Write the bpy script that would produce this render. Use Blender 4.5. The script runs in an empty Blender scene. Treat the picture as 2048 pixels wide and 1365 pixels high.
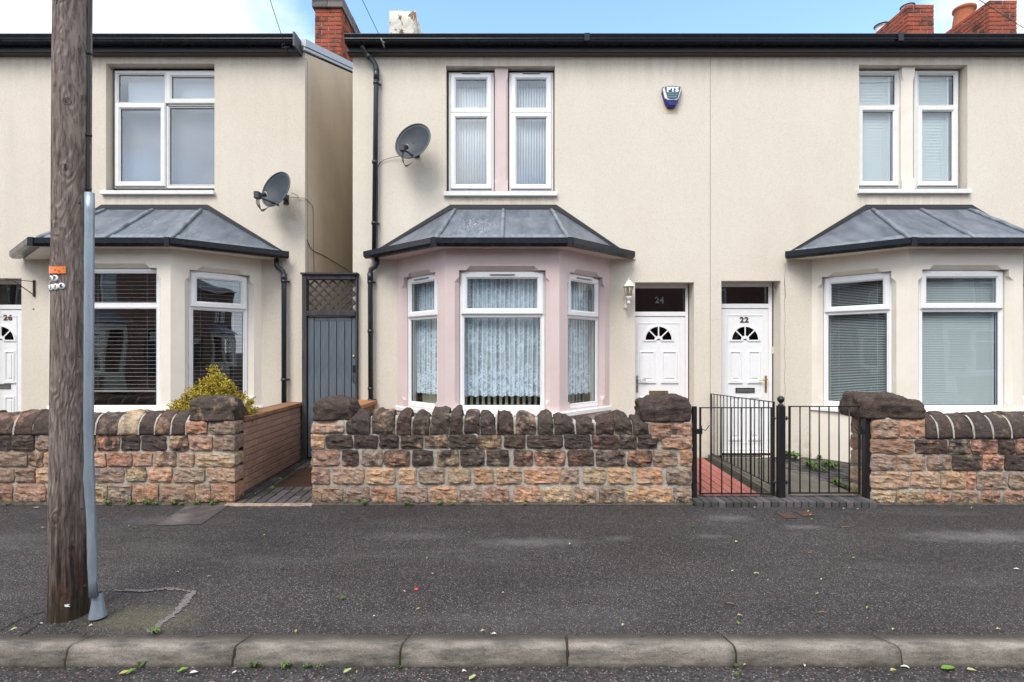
import bpy, bmesh, math, random
from mathutils import Vector, Matrix, noise
random.seed(7)
R = math.radians
sc = bpy.context.scene
C = sc.collection

# ---------------------------------------------------------------- camera, sky, sun, exposure
F = 1050.0            # focal length in pixels of the 2048 px wide photograph
EYE = 1.72
cam = bpy.data.cameras.new('camera'); camo = bpy.data.objects.new('camera', cam); C.objects.link(camo)
camo.location = (0, 0, EYE); camo.rotation_euler = (R(90), 0, 0)
cam.sensor_width = 36; cam.lens = 36*F/2048; cam.shift_y = 22.5/2048
cam.clip_start = .05; cam.clip_end = 3000
sc.camera = camo

SUN_EL, SUN_AZ = 52, 205      # azimuth clockwise from +Y (north): the sun stands behind the camera, a little left
SKY_STR = .12
w = bpy.data.worlds.new('World'); sc.world = w; w.use_nodes = True
nt = w.node_tree; N = nt.nodes; L = nt.links; N.clear()
def wn(t, **k):
    n = N.new(t)
    for a, b in k.items(): setattr(n, a, b)
    return n
out = wn('ShaderNodeOutputWorld'); bg = wn('ShaderNodeBackground'); bg.inputs['Strength'].default_value = SKY_STR
sky = wn('ShaderNodeTexSky', sky_type='NISHITA', sun_disc=False)
sky.sun_elevation = R(SUN_EL); sky.sun_rotation = R(SUN_AZ); sky.altitude = 50; sky.air_density = 1.0; sky.dust_density = 1.0; sky.ozone_density = 1.5
tc = wn('ShaderNodeTexCoord')
mp = wn('ShaderNodeMapping'); mp.inputs['Scale'].default_value = (1, 1, 1.9); mp.inputs['Location'].default_value = (3.1, .4, .2)
L.new(tc.outputs['Generated'], mp.inputs['Vector'])
no = wn('ShaderNodeTexNoise'); no.inputs['Scale'].default_value = 2.3; no.inputs['Detail'].default_value = 9; no.inputs['Roughness'].default_value = .56
L.new(mp.outputs[0], no.inputs['Vector'])
# a break in the cloud: less cover round one direction
vd = wn('ShaderNodeVectorMath', operation='DISTANCE'); vd.inputs[1].default_value = (.10, .83, .56)
L.new(tc.outputs['Generated'], vd.inputs[0])
mr = wn('ShaderNodeMapRange'); mr.inputs['From Min'].default_value = .15; mr.inputs['From Max'].default_value = .75
mr.inputs['To Min'].default_value = -.13; mr.inputs['To Max'].default_value = .20
L.new(vd.outputs['Value'], mr.inputs['Value'])
ad = wn('ShaderNodeMath', operation='ADD'); L.new(no.outputs['Fac'], ad.inputs[0]); L.new(mr.outputs[0], ad.inputs[1])
cr = wn('ShaderNodeValToRGB'); cr.color_ramp.elements[0].position = .46; cr.color_ramp.elements[1].position = .66
L.new(ad.outputs[0], cr.inputs['Fac'])
no2 = wn('ShaderNodeTexNoise'); no2.inputs['Scale'].default_value = 3.2; no2.inputs['Detail'].default_value = 6
L.new(mp.outputs[0], no2.inputs['Vector'])
cc = wn('ShaderNodeValToRGB'); cc.color_ramp.elements[0].position = .40; cc.color_ramp.elements[1].position = .62
cc.color_ramp.elements[0].color = (4.3, 4.8, 5.5, 1); cc.color_ramp.elements[1].color = (7.6, 7.75, 8.0, 1)
L.new(no2.outputs['Fac'], cc.inputs['Fac'])
hs = wn('ShaderNodeMix', data_type='RGBA', blend_type='MULTIPLY'); hs.inputs[0].default_value = 1
hs.inputs[7].default_value = (1.45, 1.58, 1.52, 1)
L.new(sky.outputs[0], hs.inputs[6])
mx = wn('ShaderNodeMix', data_type='RGBA'); L.new(cr.outputs[0], mx.inputs[0]); L.new(hs.outputs[2], mx.inputs[6]); L.new(cc.outputs[0], mx.inputs[7])
L.new(mx.outputs[2], bg.inputs['Color']); L.new(bg.outputs[0], out.inputs[0])

sl = bpy.data.lights.new('sun', 'SUN'); sl.energy = 1.5; sl.angle = R(28); sl.color = (1, .96, .90)
so = bpy.data.objects.new('sun', sl); C.objects.link(so); so.location = (-4, -12, 20)
sd = Vector((math.sin(R(SUN_AZ))*math.cos(R(SUN_EL)), math.cos(R(SUN_AZ))*math.cos(R(SUN_EL)), math.sin(R(SUN_EL))))
so.rotation_euler = sd.to_track_quat('Z', 'Y').to_euler()
sc.view_settings.view_transform = 'Standard'; sc.view_settings.look = 'None'
sc.view_settings.gamma = 1; sc.view_settings.use_curve_mapping = False
sc.view_settings.exposure = 1.17

# ---------------------------------------------------------------- helpers
def px(x, D): return (x-1024)*D/F
def pz(y, D): return EYE-(y-705)*D/F

WL = {}
def put(o, loc, parent=None):
    o.location = Vector(loc) - (WL[parent.name] if parent else Vector((0, 0, 0)))
    if o.name not in C.objects: C.objects.link(o)
    if parent: o.parent = parent
    WL[o.name] = Vector(loc)
    return o
def tag(o, label=None, cat=None, group=None, kind=None):
    if label: o['label'] = label
    if cat: o['category'] = cat
    if group: o['group'] = group
    if kind: o['kind'] = kind
    return o
def empty(name, loc, label=None, cat=None, group=None, kind=None):
    o = bpy.data.objects.new(name, None); o.empty_display_size = .2
    put(o, loc); return tag(o, label, cat, group, kind)
def twin(o, loc, parent, rot=None, scale=None, color=None):
    c = o.copy(); 
    put(c, loc, parent)
    if rot is not None: c.rotation_euler = rot
    if scale is not None: c.scale = scale
    if color is not None: c.color = color
    return c

class G:
    """collects geometry in world space (self.M is a local frame) and links it as one object"""
    def __init__(s, M=None): s.v = []; s.f = []; s.sm = []; s.M = M or Matrix()
    def add(s, vs, fs, smooth=False):
        b = len(s.v); s.v += [s.M @ Vector(p) for p in vs]
        for f in fs: s.f.append([b+i for i in f]); s.sm.append(smooth)
        return s
    def box(s, x0, x1, y0, y1, z0, z1):
        vs = [(x, y, z) for z in (z0, z1) for y in (y0, y1) for x in (x0, x1)]
        return s.add(vs, [(0, 2, 3, 1), (4, 5, 7, 6), (0, 1, 5, 4), (2, 6, 7, 3), (0, 4, 6, 2), (1, 3, 7, 5)])
    def tube(s, pts, r, n=10, cap=True, sm=True):
        pts = [Vector(p) for p in pts]; rr = r if isinstance(r, (list, tuple)) else [r]*len(pts)
        vs = []; fs = []; up = None
        for i, p in enumerate(pts):
            t = (pts[min(i+1, len(pts)-1)]-pts[max(i-1, 0)]).normalized()
            if up is None: up = Vector((0, 0, 1)) if abs(t.z) < .9 else Vector((0, 1, 0))
            a = t.cross(up).normalized(); b = a.cross(t).normalized(); up = b
            for k in range(n):
                q = 2*math.pi*(k+.5)/n; vs.append(p+(a*math.cos(q)+b*math.sin(q))*rr[i])
        for i in range(len(pts)-1):
            for k in range(n): fs.append((i*n+k, i*n+(k+1) % n, (i+1)*n+(k+1) % n, (i+1)*n+k))
        s.add(vs, fs, sm)
        if cap: s.add(vs[:n][::-1], [tuple(range(n))]); s.add(vs[-n:], [tuple(range(n))])
        return s
    def lathe(s, prof, c, n=16, sm=True, axis=Vector((0, 0, 1)), phase=0):
        c = Vector(c); q = Vector((0, 0, 1)).rotation_difference(axis); vs = []; fs = []
        for r, z in prof:
            for k in range(n):
                a = 2*math.pi*k/n+phase; vs.append(c+q @ Vector((r*math.cos(a), r*math.sin(a), z)))
        for i in range(len(prof)-1):
            for k in range(n): fs.append((i*n+k, i*n+(k+1) % n, (i+1)*n+(k+1) % n, (i+1)*n+k))
        return s.add(vs, fs, sm)
    def prism(s, poly, n0, n1, ax='y', sm=False):
        """poly in (a, b); ax y: a=x b=z extruded along y; ax z: a=x b=y; ax x: a=y b=z"""
        k = len(poly)
        def V(a, b, c): return (a, c, b) if ax == 'y' else ((a, b, c) if ax == 'z' else (c, a, b))
        vs = [V(a, b, n0) for a, b in poly]+[V(a, b, n1) for a, b in poly]
        fs = [tuple(range(k)), tuple(range(2*k-1, k-1, -1))]+[(i, i+k, (i+1) % k+k, (i+1) % k) for i in range(k)]
        return s.add(vs, fs, sm)
    def ring(s, u0, u1, z0, z1, w, n0, n1, bev=.008):
        """mitred rectangular ring in the local xz plane; front at y=n0 (towards the viewer = smaller y), back n1"""
        pr = [(0, n1), (0, n0+bev), (bev, n0), (w-bev, n0), (w, n0+bev), (w, n1)]
        vs = []; k = len(pr)
        for (cu, cz, du, dz) in ((u0, z0, 1, 1), (u1, z0, -1, 1), (u1, z1, -1, -1), (u0, z1, 1, -1)):
            for t, n in pr: vs.append((cu+du*t, n, cz+dz*t))
        fs = []
        for c in range(4):
            d = (c+1) % 4
            for i in range(k): j = (i+1) % k; fs.append((c*k+i, d*k+i, d*k+j, c*k+j))
        return s.add(vs, fs)
    def sweep(s, path, prof, sm=False, cap=True):
        """profile (out, z) along an open xy path; out is to the right of travel"""
        path = [Vector((p[0], p[1], p[2] if len(p) > 2 else 0)) for p in path]; vs = []; k = len(prof)
        for i, p in enumerate(path):
            d1 = (path[i]-path[i-1]) if i else (path[1]-path[0]); d2 = (path[i+1]-path[i]) if i < len(path)-1 else d1
            d1 = Vector((d1.x, d1.y)).normalized(); d2 = Vector((d2.x, d2.y)).normalized()
            n1 = Vector((d1.y, -d1.x)); n2 = Vector((d2.y, -d2.x)); m = (n1+n2).normalized(); m = m/max(.3, m.dot(n1))
            for o, z in prof: vs.append((p.x+m.x*o, p.y+m.y*o, p.z+z))
        fs = [(i*k+j, i*k+(j+1) % k, (i+1)*k+(j+1) % k, (i+1)*k+j) for i in range(len(path)-1) for j in range(k)]
        s.add(vs, fs, sm)
        if cap: s.add(vs[:k], [tuple(range(k))]); s.add(vs[-k:], [tuple(range(k-1, -1, -1))])
        return s
    def build(s, name, m, parent=None, loc=None, bevel=0, bseg=1, fix=True):
        if loc is None:
            xs = [v.x for v in s.v]; ys = [v.y for v in s.v]; zs = [v.z for v in s.v]
            loc = Vector(((min(xs)+max(xs))/2, (min(ys)+max(ys))/2, min(zs)))
        loc = Vector(loc)
        me = bpy.data.meshes.new(name); me.from_pydata([v-loc for v in s.v], [], s.f)
        me.polygons.foreach_set('use_smooth', s.sm)
        if fix:
            bm = bmesh.new(); bm.from_mesh(me); bmesh.ops.remove_doubles(bm, verts=bm.verts, dist=1e-5)
            bmesh.ops.recalc_face_normals(bm, faces=bm.faces); bm.to_mesh(me); bm.free()
        me.materials.append(m)
        o = bpy.data.objects.new(name, me)
        put(o, loc, parent)
        if bevel:
            b = o.modifiers.new('bevel', 'BEVEL'); b.width = bevel; b.segments = bseg; b.limit_method = 'ANGLE'; b.angle_limit = R(40)
        return o

def arc(c, r, a0, a1, n=6, plane='xz'):
    o = []
    for i in range(n+1):
        a = R(a0+(a1-a0)*i/n)
        o.append((c[0]+r*math.cos(a), c[1], c[2]+r*math.sin(a)) if plane == 'xz' else (c[0]+r*math.cos(a), c[1]+r*math.sin(a), c[2]))
    return o
def bez(p, n=12):
    """smooth curve through points (Catmull-Rom)"""
    p = [Vector(q) for q in p]; P = [p[0]*2-p[1]]+p+[p[-1]*2-p[-2]]; o = []
    for i in range(1, len(P)-2):
        for k in range(n):
            t = k/n; a, b, c, d = P[i-1:i+3]
            o.append(.5*((2*b)+(c-a)*t+(2*a-5*b+4*c-d)*t*t+(3*b-a-3*c+d)*t**3))
    return o+[p[-1]]

# ---------------------------------------------------------------- materials
def S(r, g, b):   # sRGB 0-255 to linear
    return tuple(((c/255)/12.92 if c/255 <= .04045 else ((c/255+.055)/1.055)**2.4) for c in (r, g, b))+(1,)
class Mt:
    def __init__(s, name, base=(.5, .5, .5, 1), rough=.7, spec=.5, metal=0):
        s.m = bpy.data.materials.new(name); s.m.use_nodes = True; s.nt = s.m.node_tree; s.N = s.nt.nodes; s.L = s.nt.links
        s.b = s.N['Principled BSDF']; s.out = s.N['Material Output']
        s.b.inputs['Base Color'].default_value = base if len(base) == 4 else tuple(base)+(1,)
        s.b.inputs['Roughness'].default_value = rough; s.b.inputs['Specular IOR Level'].default_value = spec; s.b.inputs['Metallic'].default_value = metal
        s.pos = None
    def n(s, t, **k):
        x = s.N.new(t)
        for a, b in k.items(): setattr(x, a, b)
        return x
    def P(s, scale=(1, 1, 1), obj=False, loc=(0, 0, 0), rot=(0, 0, 0)):
        if obj: src = s.n('ShaderNodeTexCoord').outputs['Object']
        else: src = s.n('ShaderNodeNewGeometry').outputs['Position']
        mp = s.n('ShaderNodeMapping'); mp.inputs['Scale'].default_value = scale; mp.inputs['Location'].default_value = loc; mp.inputs['Rotation'].default_value = rot
        s.L.new(src, mp.inputs[0]); return mp.outputs[0]
    def noise(s, scale, detail=4, rough=.5, vec=None, dist=0):
        x = s.n('ShaderNodeTexNoise'); x.inputs['Scale'].default_value = scale; x.inputs['Detail'].default_value = detail
        x.inputs['Roughness'].default_value = rough; x.inputs['Distortion'].default_value = dist
        s.L.new(vec or s.P(), x.inputs['Vector']); return x.outputs['Fac']
    def vor(s, scale, feat='F1', vec=None, out='Distance', rand=1):
        x = s.n('ShaderNodeTexVoronoi', feature=feat); x.inputs['Scale'].default_value = scale; x.inputs['Randomness'].default_value = rand
        s.L.new(vec or s.P(), x.inputs['Vector']); return x.outputs[out]
    def ramp(s, fac, *st):
        x = s.n('ShaderNodeValToRGB'); e = x.color_ramp.elements
        while len(e) < len(st): e.new(.5)
        for i, (p, c) in enumerate(st):
            e[i].position = p; e[i].color = (c, c, c, 1) if isinstance(c, (int, float)) else (tuple(c)+(1,))[:4]
        s.L.new(fac, x.inputs[0]); return x.outputs[0]
    def mix(s, a, b, fac, mode='MIX'):
        x = s.n('ShaderNodeMix', data_type='RGBA', blend_type=mode)
        for v, i in ((fac, 0), (a, 6), (b, 7)):
            if isinstance(v, (int, float)): x.inputs[i].default_value = v if i == 0 else (v, v, v, 1)
            elif isinstance(v, tuple): x.inputs[i].default_value = (v+(1,))[:4]
            else: s.L.new(v, x.inputs[i])
        return x.outputs[2]
    def math(s, op, a, b=0, c=0):
        x = s.n('ShaderNodeMath', operation=op)
        for v, i in ((a, 0), (b, 1), (c, 2)):
            if isinstance(v, (int, float)): x.inputs[i].default_value = v
            else: s.L.new(v, x.inputs[i])
        return x.outputs[0]
    def col(s, c): s.L.new(c, s.b.inputs['Base Color']); return s
    def rgh(s, c): s.L.new(c, s.b.inputs['Roughness']); return s
    def bump(s, h, st=.5, d=.01):
        x = s.n('ShaderNodeBump'); x.inputs['Strength'].default_value = st; x.inputs['Distance'].default_value = d
        s.L.new(h, x.inputs['Height']); s.L.new(x.outputs[0], s.b.inputs['Normal']); return s

def render_mat(name, c, c2, stain=.5):
    """roughcast house render: base tone, cloudy weathering, faint vertical runs, grain"""
    m = Mt(name, rough=.92, spec=.2)
    a = m.mix(c, c2, m.ramp(m.noise(.9, 6, .6), (.35, 0), (.7, 1)))
    run = m.ramp(m.noise(1, 5, .6, m.P((5, 5, .45))), (.5, 0), (.8, 1))
    a = m.mix(a, m.mix(a, (.80, .77, .72), 1, 'MULTIPLY'), m.math('MULTIPLY', run, stain))
    g = m.noise(220, 2, .7)
    a = m.mix(a, m.mix(a, (.80, .79, .77), 1, 'MULTIPLY'), m.ramp(g, (.40, 1), (.58, 0)))
    a = m.mix(a, m.mix(a, (.90, .885, .86), 1, 'MULTIPLY'), m.ramp(m.noise(60, 4, .75), (.50, 0), (.66, 1)))
    if stain != .29:
        sz = m.n('ShaderNodeSeparateXYZ'); m.L.new(m.P(), sz.inputs[0])
        k = m.math('MULTIPLY', m.ramp(m.math('SUBTRACT', sz.outputs['Z'], 5.0), (.30, 0), (.84, 1)), m.ramp(m.noise(1, 6, .7, m.P((11, 3, .8))), (.40, 0), (.66, 1)))
        a = m.mix(a, (.42, .35, .27), m.math('MULTIPLY', k, .42))
        for (xa_, xb_, zs_) in ((px(892, 7.2), px(1110, 7.2), 3.86), (px(1718, 7.2), px(1945, 7.2), 3.88), (px(205, 7.2), px(432, 7.2), 3.91)):
            k1 = m.math('MULTIPLY', m.ramp(m.math('SUBTRACT', sz.outputs['X'], xa_-.02), (.0, 0), (.02, 1)), m.ramp(m.math('SUBTRACT', xb_+.02, sz.outputs['X']), (.0, 0), (.02, 1)))
            k2 = m.ramp(m.math('SUBTRACT', zs_, sz.outputs['Z']), (.0, 0), (.01, 1), (.26, 0))
            k3 = m.math('MULTIPLY', m.math('MULTIPLY', k1, k2), m.ramp(m.noise(1, 6, .7, m.P((16, 3, .7))), (.42, 0), (.62, 1)))
            a = m.mix(a, (.34, .29, .23), m.math('MULTIPLY', k3, .35))
        low = m.math('MULTIPLY', m.ramp(sz.outputs['Z'], (.26, 1), (.62, 0)), m.ramp(m.noise(9, 6, .75), (.44, 0), (.62, 1)))
        a = m.mix(a, (.30, .27, .20), m.math('MULTIPLY', low, .6))
    if stain >= .3:      # peppery dirt below the left dish
        d = m.n('ShaderNodeVectorMath', operation='DISTANCE'); d.inputs[1].default_value = (-3.04, 7.24, 3.66); m.L.new(m.P(), d.inputs[0])
        k = m.math('MULTIPLY', m.ramp(d.outputs['Value'], (.05, 1), (.36, 0)), m.ramp(m.noise(70, 5, .8), (.42, 0), (.66, 1)))
        a = m.mix(a, (.20, .17, .14), m.math('MULTIPLY', k, .6))
    m.col(a); m.bump(m.mix(g, m.noise(38, 3), .35), .7, .008)
    return m.m
CREAM = render_mat('cream_render', (.775, .71, .62), (.73, .66, .565), .15)
CREAM2 = render_mat('cream_render_older', (.755, .685, .595), (.705, .63, .535), .3)
SIDE = render_mat('tan_side_render', (.74, .635, .50), (.60, .505, .395), .29)
def paint_mat(name, c, var=.93, rough=.55):
    m = Mt(name, c, rough)
    a = m.mix(c, m.mix(c, (var, var*.98, var*.95), 1, 'MULTIPLY'), m.ramp(m.noise(3, 6, .65), (.4, 0), (.7, 1)))
    sp = m.ramp(m.noise(45, 3, .6), (.60, 0), (.72, 1))
    a = m.mix(a, m.mix(a, (.86, .83, .78), 1, 'MULTIPLY'), m.math('MULTIPLY', sp, .5))
    m.col(a); m.bump(m.noise(60, 3), .18, .004); return m.m
PINK = paint_mat('pale_pink_masonry_paint', (.64, .515, .505), .94, .7)
BAYCREAM = paint_mat('cream_masonry_paint', (.765, .705, .625), .94, .7)
def upvc(name, c=(.80, .80, .81), dirt=.35):
    m = Mt(name, c, .32, .5)
    a = m.mix(c, (.60, .58, .53), m.math('MULTIPLY', m.ramp(m.noise(14, 6, .7), (.5, 0), (.8, 1)), dirt)); m.col(a)
    return m.m
UPVC = upvc('white_upvc'); UPVC2 = upvc('weathered_white_upvc', (.72, .71, .69), .7)
BLACKP = Mt('black_gutter_plastic', (.016, .018, .022), .28, .35)
BLACKP.rgh(BLACKP.ramp(BLACKP.noise(7, 5, .6), (.3, .2), (.7, .32)))
BLACKP.col(BLACKP.mix((.010, .012, .017), (.03, .032, .036), BLACKP.ramp(BLACKP.noise(18, 6, .7), (.58, 0), (.85, 1)))); BLACKP = BLACKP.m
BLACKB = Mt('black_fascia', (.02, .02, .022), .45).m
PIPE = Mt('slate_downpipe_paint', (.022, .028, .036), .38)
PIPE.col(PIPE.mix((.020, .026, .034), (.07, .075, .08), PIPE.ramp(PIPE.noise(22, 6, .75, PIPE.P((1, 1, .3))), (.56, 0), (.76, 1)))); PIPE = PIPE.m
IRON = Mt('black_iron_paint', (.012, .012, .014), .38)
IRON.col(IRON.mix((.010, .010, .012), (.09, .06, .045), IRON.ramp(IRON.noise(55, 5, .8), (.66, 0), (.78, .8)))); IRON = IRON.m
m = Mt('lead_sheet', rough=.5, metal=0, spec=.6)
a = m.mix((.058, .072, .096), (.165, .182, .215), m.ramp(m.noise(2.2, 7, .6, m.P((2.6, 1, 1)), .3), (.30, 0), (.72, 1)))
a = m.mix(a, (.34, .35, .37), m.ramp(m.noise(5, 8, .72, m.P((5, 1, 1))), (.60, 0), (.80, .5)))
a = m.mix(a, (.05, .05, .055), m.ramp(m.noise(5, 8, .75, m.P((2.4, .8, 1), loc=(4, 4, 4))), (.60, 0), (.74, .6)))
m.col(a); m.rgh(m.ramp(m.noise(5, 4), (.3, .32), (.7, .6))); m.bump(m.noise(6, 5, .6, m.P((2, 1, 1))), .45, .03); LEAD = m.m
m = Mt('roof_tile_grey', rough=.8); m.col(m.mix((.05, .05, .055), (.10, .09, .09), m.noise(3, 5))); ROOF = m.m
# pale fresh lead/aluminium verge trim
VERGE = Mt('pale_grey_verge_trim', (.42, .46, .52), .5).m
# glass
def glass(name, tint=(.93, .96, .96), ior=1.85, wav=.05):
    m = Mt(name); m.N.remove(m.b)
    tr = m.n('ShaderNodeBsdfTransparent'); tr.inputs[0].default_value = tint+(1,)
    gl = m.n('ShaderNodeBsdfGlossy'); gl.inputs['Roughness'].default_value = .006; gl.inputs[0].default_value = (.95, .97, 1, 1)
    lw = m.n('ShaderNodeLayerWeight'); lw.inputs['Blend'].default_value = .5
    f0 = ((ior-1)/(ior+1))**2
    fr = m.math('ADD', m.math('MULTIPLY', m.math('POWER', lw.outputs['Facing'], 5), 1-f0), f0)
    bp = m.n('ShaderNodeBump'); bp.inputs['Strength'].default_value = wav; bp.inputs['Distance'].default_value = .05
    m.L.new(m.noise(1.7, 1, .4), bp.inputs['Height']); m.L.new(bp.outputs[0], gl.inputs['Normal'])
    mx = m.n('ShaderNodeMixShader'); m.L.new(fr, mx.inputs[0]); m.L.new(tr.outputs[0], mx.inputs[1]); m.L.new(gl.outputs[0], mx.inputs[2])
    m.L.new(mx.outputs[0], m.out.inputs[0]); return m.m
GLASS = glass('window_glass', (.95, .98, .98), 1.7); GLASSHI = glass('window_glass_coated', (.95, .97, .98), 2.0); FAN = glass('dark_fanlight_glass', (.35, .36, .38), 2.0)
GASKET = Mt('black_gasket', (.02, .02, .022), .5).m
WOODDARK = None
# stone, mortar, brick
m = Mt('sandstone', rough=.88, spec=.25)
oi = m.n('ShaderNodeObjectInfo')
base = oi.outputs['Color']
n1 = m.noise(9, 6, .65); n2 = m.noise(30, 6, .7); n3 = m.noise(120, 3, .7)
a = m.mix(base, m.mix(base, (1.18, .94, .72), 1, 'MULTIPLY'), m.ramp(m.noise(11, 4, .6, m.P(loc=(3, 7, 1))), (.42, 0), (.66, 1)))
a = m.mix(a, m.mix(a, (.45, .42, .42), 1, 'MULTIPLY'), m.ramp(n2, (.46, 0), (.68, .9)))
a = m.mix(a, m.mix(a, (1.5, 1.45, 1.4), 1, 'MULTIPLY'), m.ramp(m.noise(24, 7, .75, m.P(loc=(9, 2, 5))), (.52, 0), (.72, .75)))
soot = m.math('ADD', m.ramp(n1, (.30, 0), (.68, 1)), m.math('SUBTRACT', m.math('MULTIPLY', oi.outputs['Alpha'], 1.7), .85))
a = m.mix(a, m.mix(m.mix((.026, .020, .021), (.075, .058, .055), m.ramp(n2, (.38, 0), (.62, 1))), (.19, .155, .135), m.ramp(m.noise(17, 8, .8, m.P(loc=(2, 8, 3))), (.52, 0), (.74, .9))), m.ramp(soot, (.34, 0), (.9, .92)))
a = m.mix(a, (.30, .27, .25), m.ramp(m.noise(40, 6, .8, m.P(loc=(5, 5, 2))), (.62, 0), (.76, .6)))
# greenish damp foot of the wall: moss patches
pos = m.n('ShaderNodeSeparateXYZ'); m.L.new(m.P(), pos.inputs[0])
low = m.ramp(pos.outputs['Z'], (.17, 1), (.30, 0))
a = m.mix(a, (.045, .042, .022), m.math('MULTIPLY', low, m.ramp(m.noise(15, 5, .7), (.42, 0), (.6, .9))))
m.col(a)
h = m.mix(m.mix(n2, n3, .3), m.noise(14, 6, .7, m.P((1, 1, 3.2))), .5)
m.bump(h, 1, .05); STONE = m.m
m = Mt('lime_mortar', rough=.95, spec=.15)
a = m.mix((.52, .49, .435), (.36, .335, .30), m.ramp(m.noise(8, 6, .65), (.35, 0), (.7, 1)))
a = m.mix(a, (.11, .105, .08), m.ramp(m.noise(26, 5, .7), (.58, 0), (.75, .8)))
pos = m.n('ShaderNodeSeparateXYZ'); m.L.new(m.P(), pos.inputs[0])
a = m.mix(a, (.07, .062, .04), m.math('MULTIPLY', m.ramp(pos.outputs['Z'], (.17, 1), (.27, 0)), .75))
m.col(a); m.bump(m.noise(70, 4, .7), .8, .02); MORTAR = m.m
def brick_mat(name, c1, c2, dark=(.05, .035, .03), sooty=.5, bump=.5):
    m = Mt(name, rough=.88, spec=.25); r = m.n('ShaderNodeObjectInfo').outputs['Random']
    a = m.mix(c1, c2, r)
    a = m.mix(a, m.mix(a, (.72, .70, .70), 1, 'MULTIPLY'), m.ramp(m.noise(30, 5, .7), (.4, 0), (.7, 1)))
    k = m.math('ADD', m.ramp(m.noise(5, 5, .65), (.3, 0), (.75, 1)), m.math('MULTIPLY', m.math('SUBTRACT', r, .5), -.5))
    a = m.mix(a, dark, m.math('MULTIPLY', m.ramp(k, (.45, 0), (.8, 1)), sooty))
    m.col(a); m.bump(m.noise(90, 4, .7), bump, .01); return m.m
REDBRICK = brick_mat('weathered_red_brick', (.40, .105, .055), (.30, .075, .045), (.06, .035, .03), .9)
PALEBRICK = brick_mat('pale_pink_brick', (.43, .275, .205), (.33, .205, .155), (.20, .125, .10), .5, .3)
COPEBRICK = brick_mat('brown_coping_brick', (.33, .17, .10), (.23, .12, .075), (.08, .055, .04), .6)
BLUEBRICK = brick_mat('blue_engineering_brick', (.075, .07, .08), (.115, .10, .105), (.035, .04, .025), .5, .25)
PAVEBRICK = brick_mat('grey_block_paver', (.055, .05, .056), (.125, .105, .108), (.05, .055, .03), .6, .3)
REDPAVE = brick_mat('red_painted_block_paver', (.42, .155, .125), (.33, .115, .09), (.20, .07, .05), .3, .25)
WHITEDBRICK = Mt('flaking_whitewashed_render', rough=.95)
m = WHITEDBRICK
a = m.mix((.66, .64, .58), (.50, .47, .40), m.ramp(m.noise(5, 6), (.3, 0), (.7, 1)))
a = m.mix(a, (.16, .09, .055), m.ramp(m.noise(4.2, 9, .68, m.P(loc=(1.3, 2, 2.2)), .5), (.54, 0), (.57, 1)))
a = m.mix(a, (.07, .06, .05), m.ramp(m.noise(9, 9, .75, m.P(loc=(7, 2, .2))), (.60, 0), (.66, .9)))
m.col(a); m.bump(m.noise(4.2, 9, .68, m.P(loc=(1.3, 2, 2.2)), .5), 1, .06); WHITEDBRICK = m.m

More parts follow.
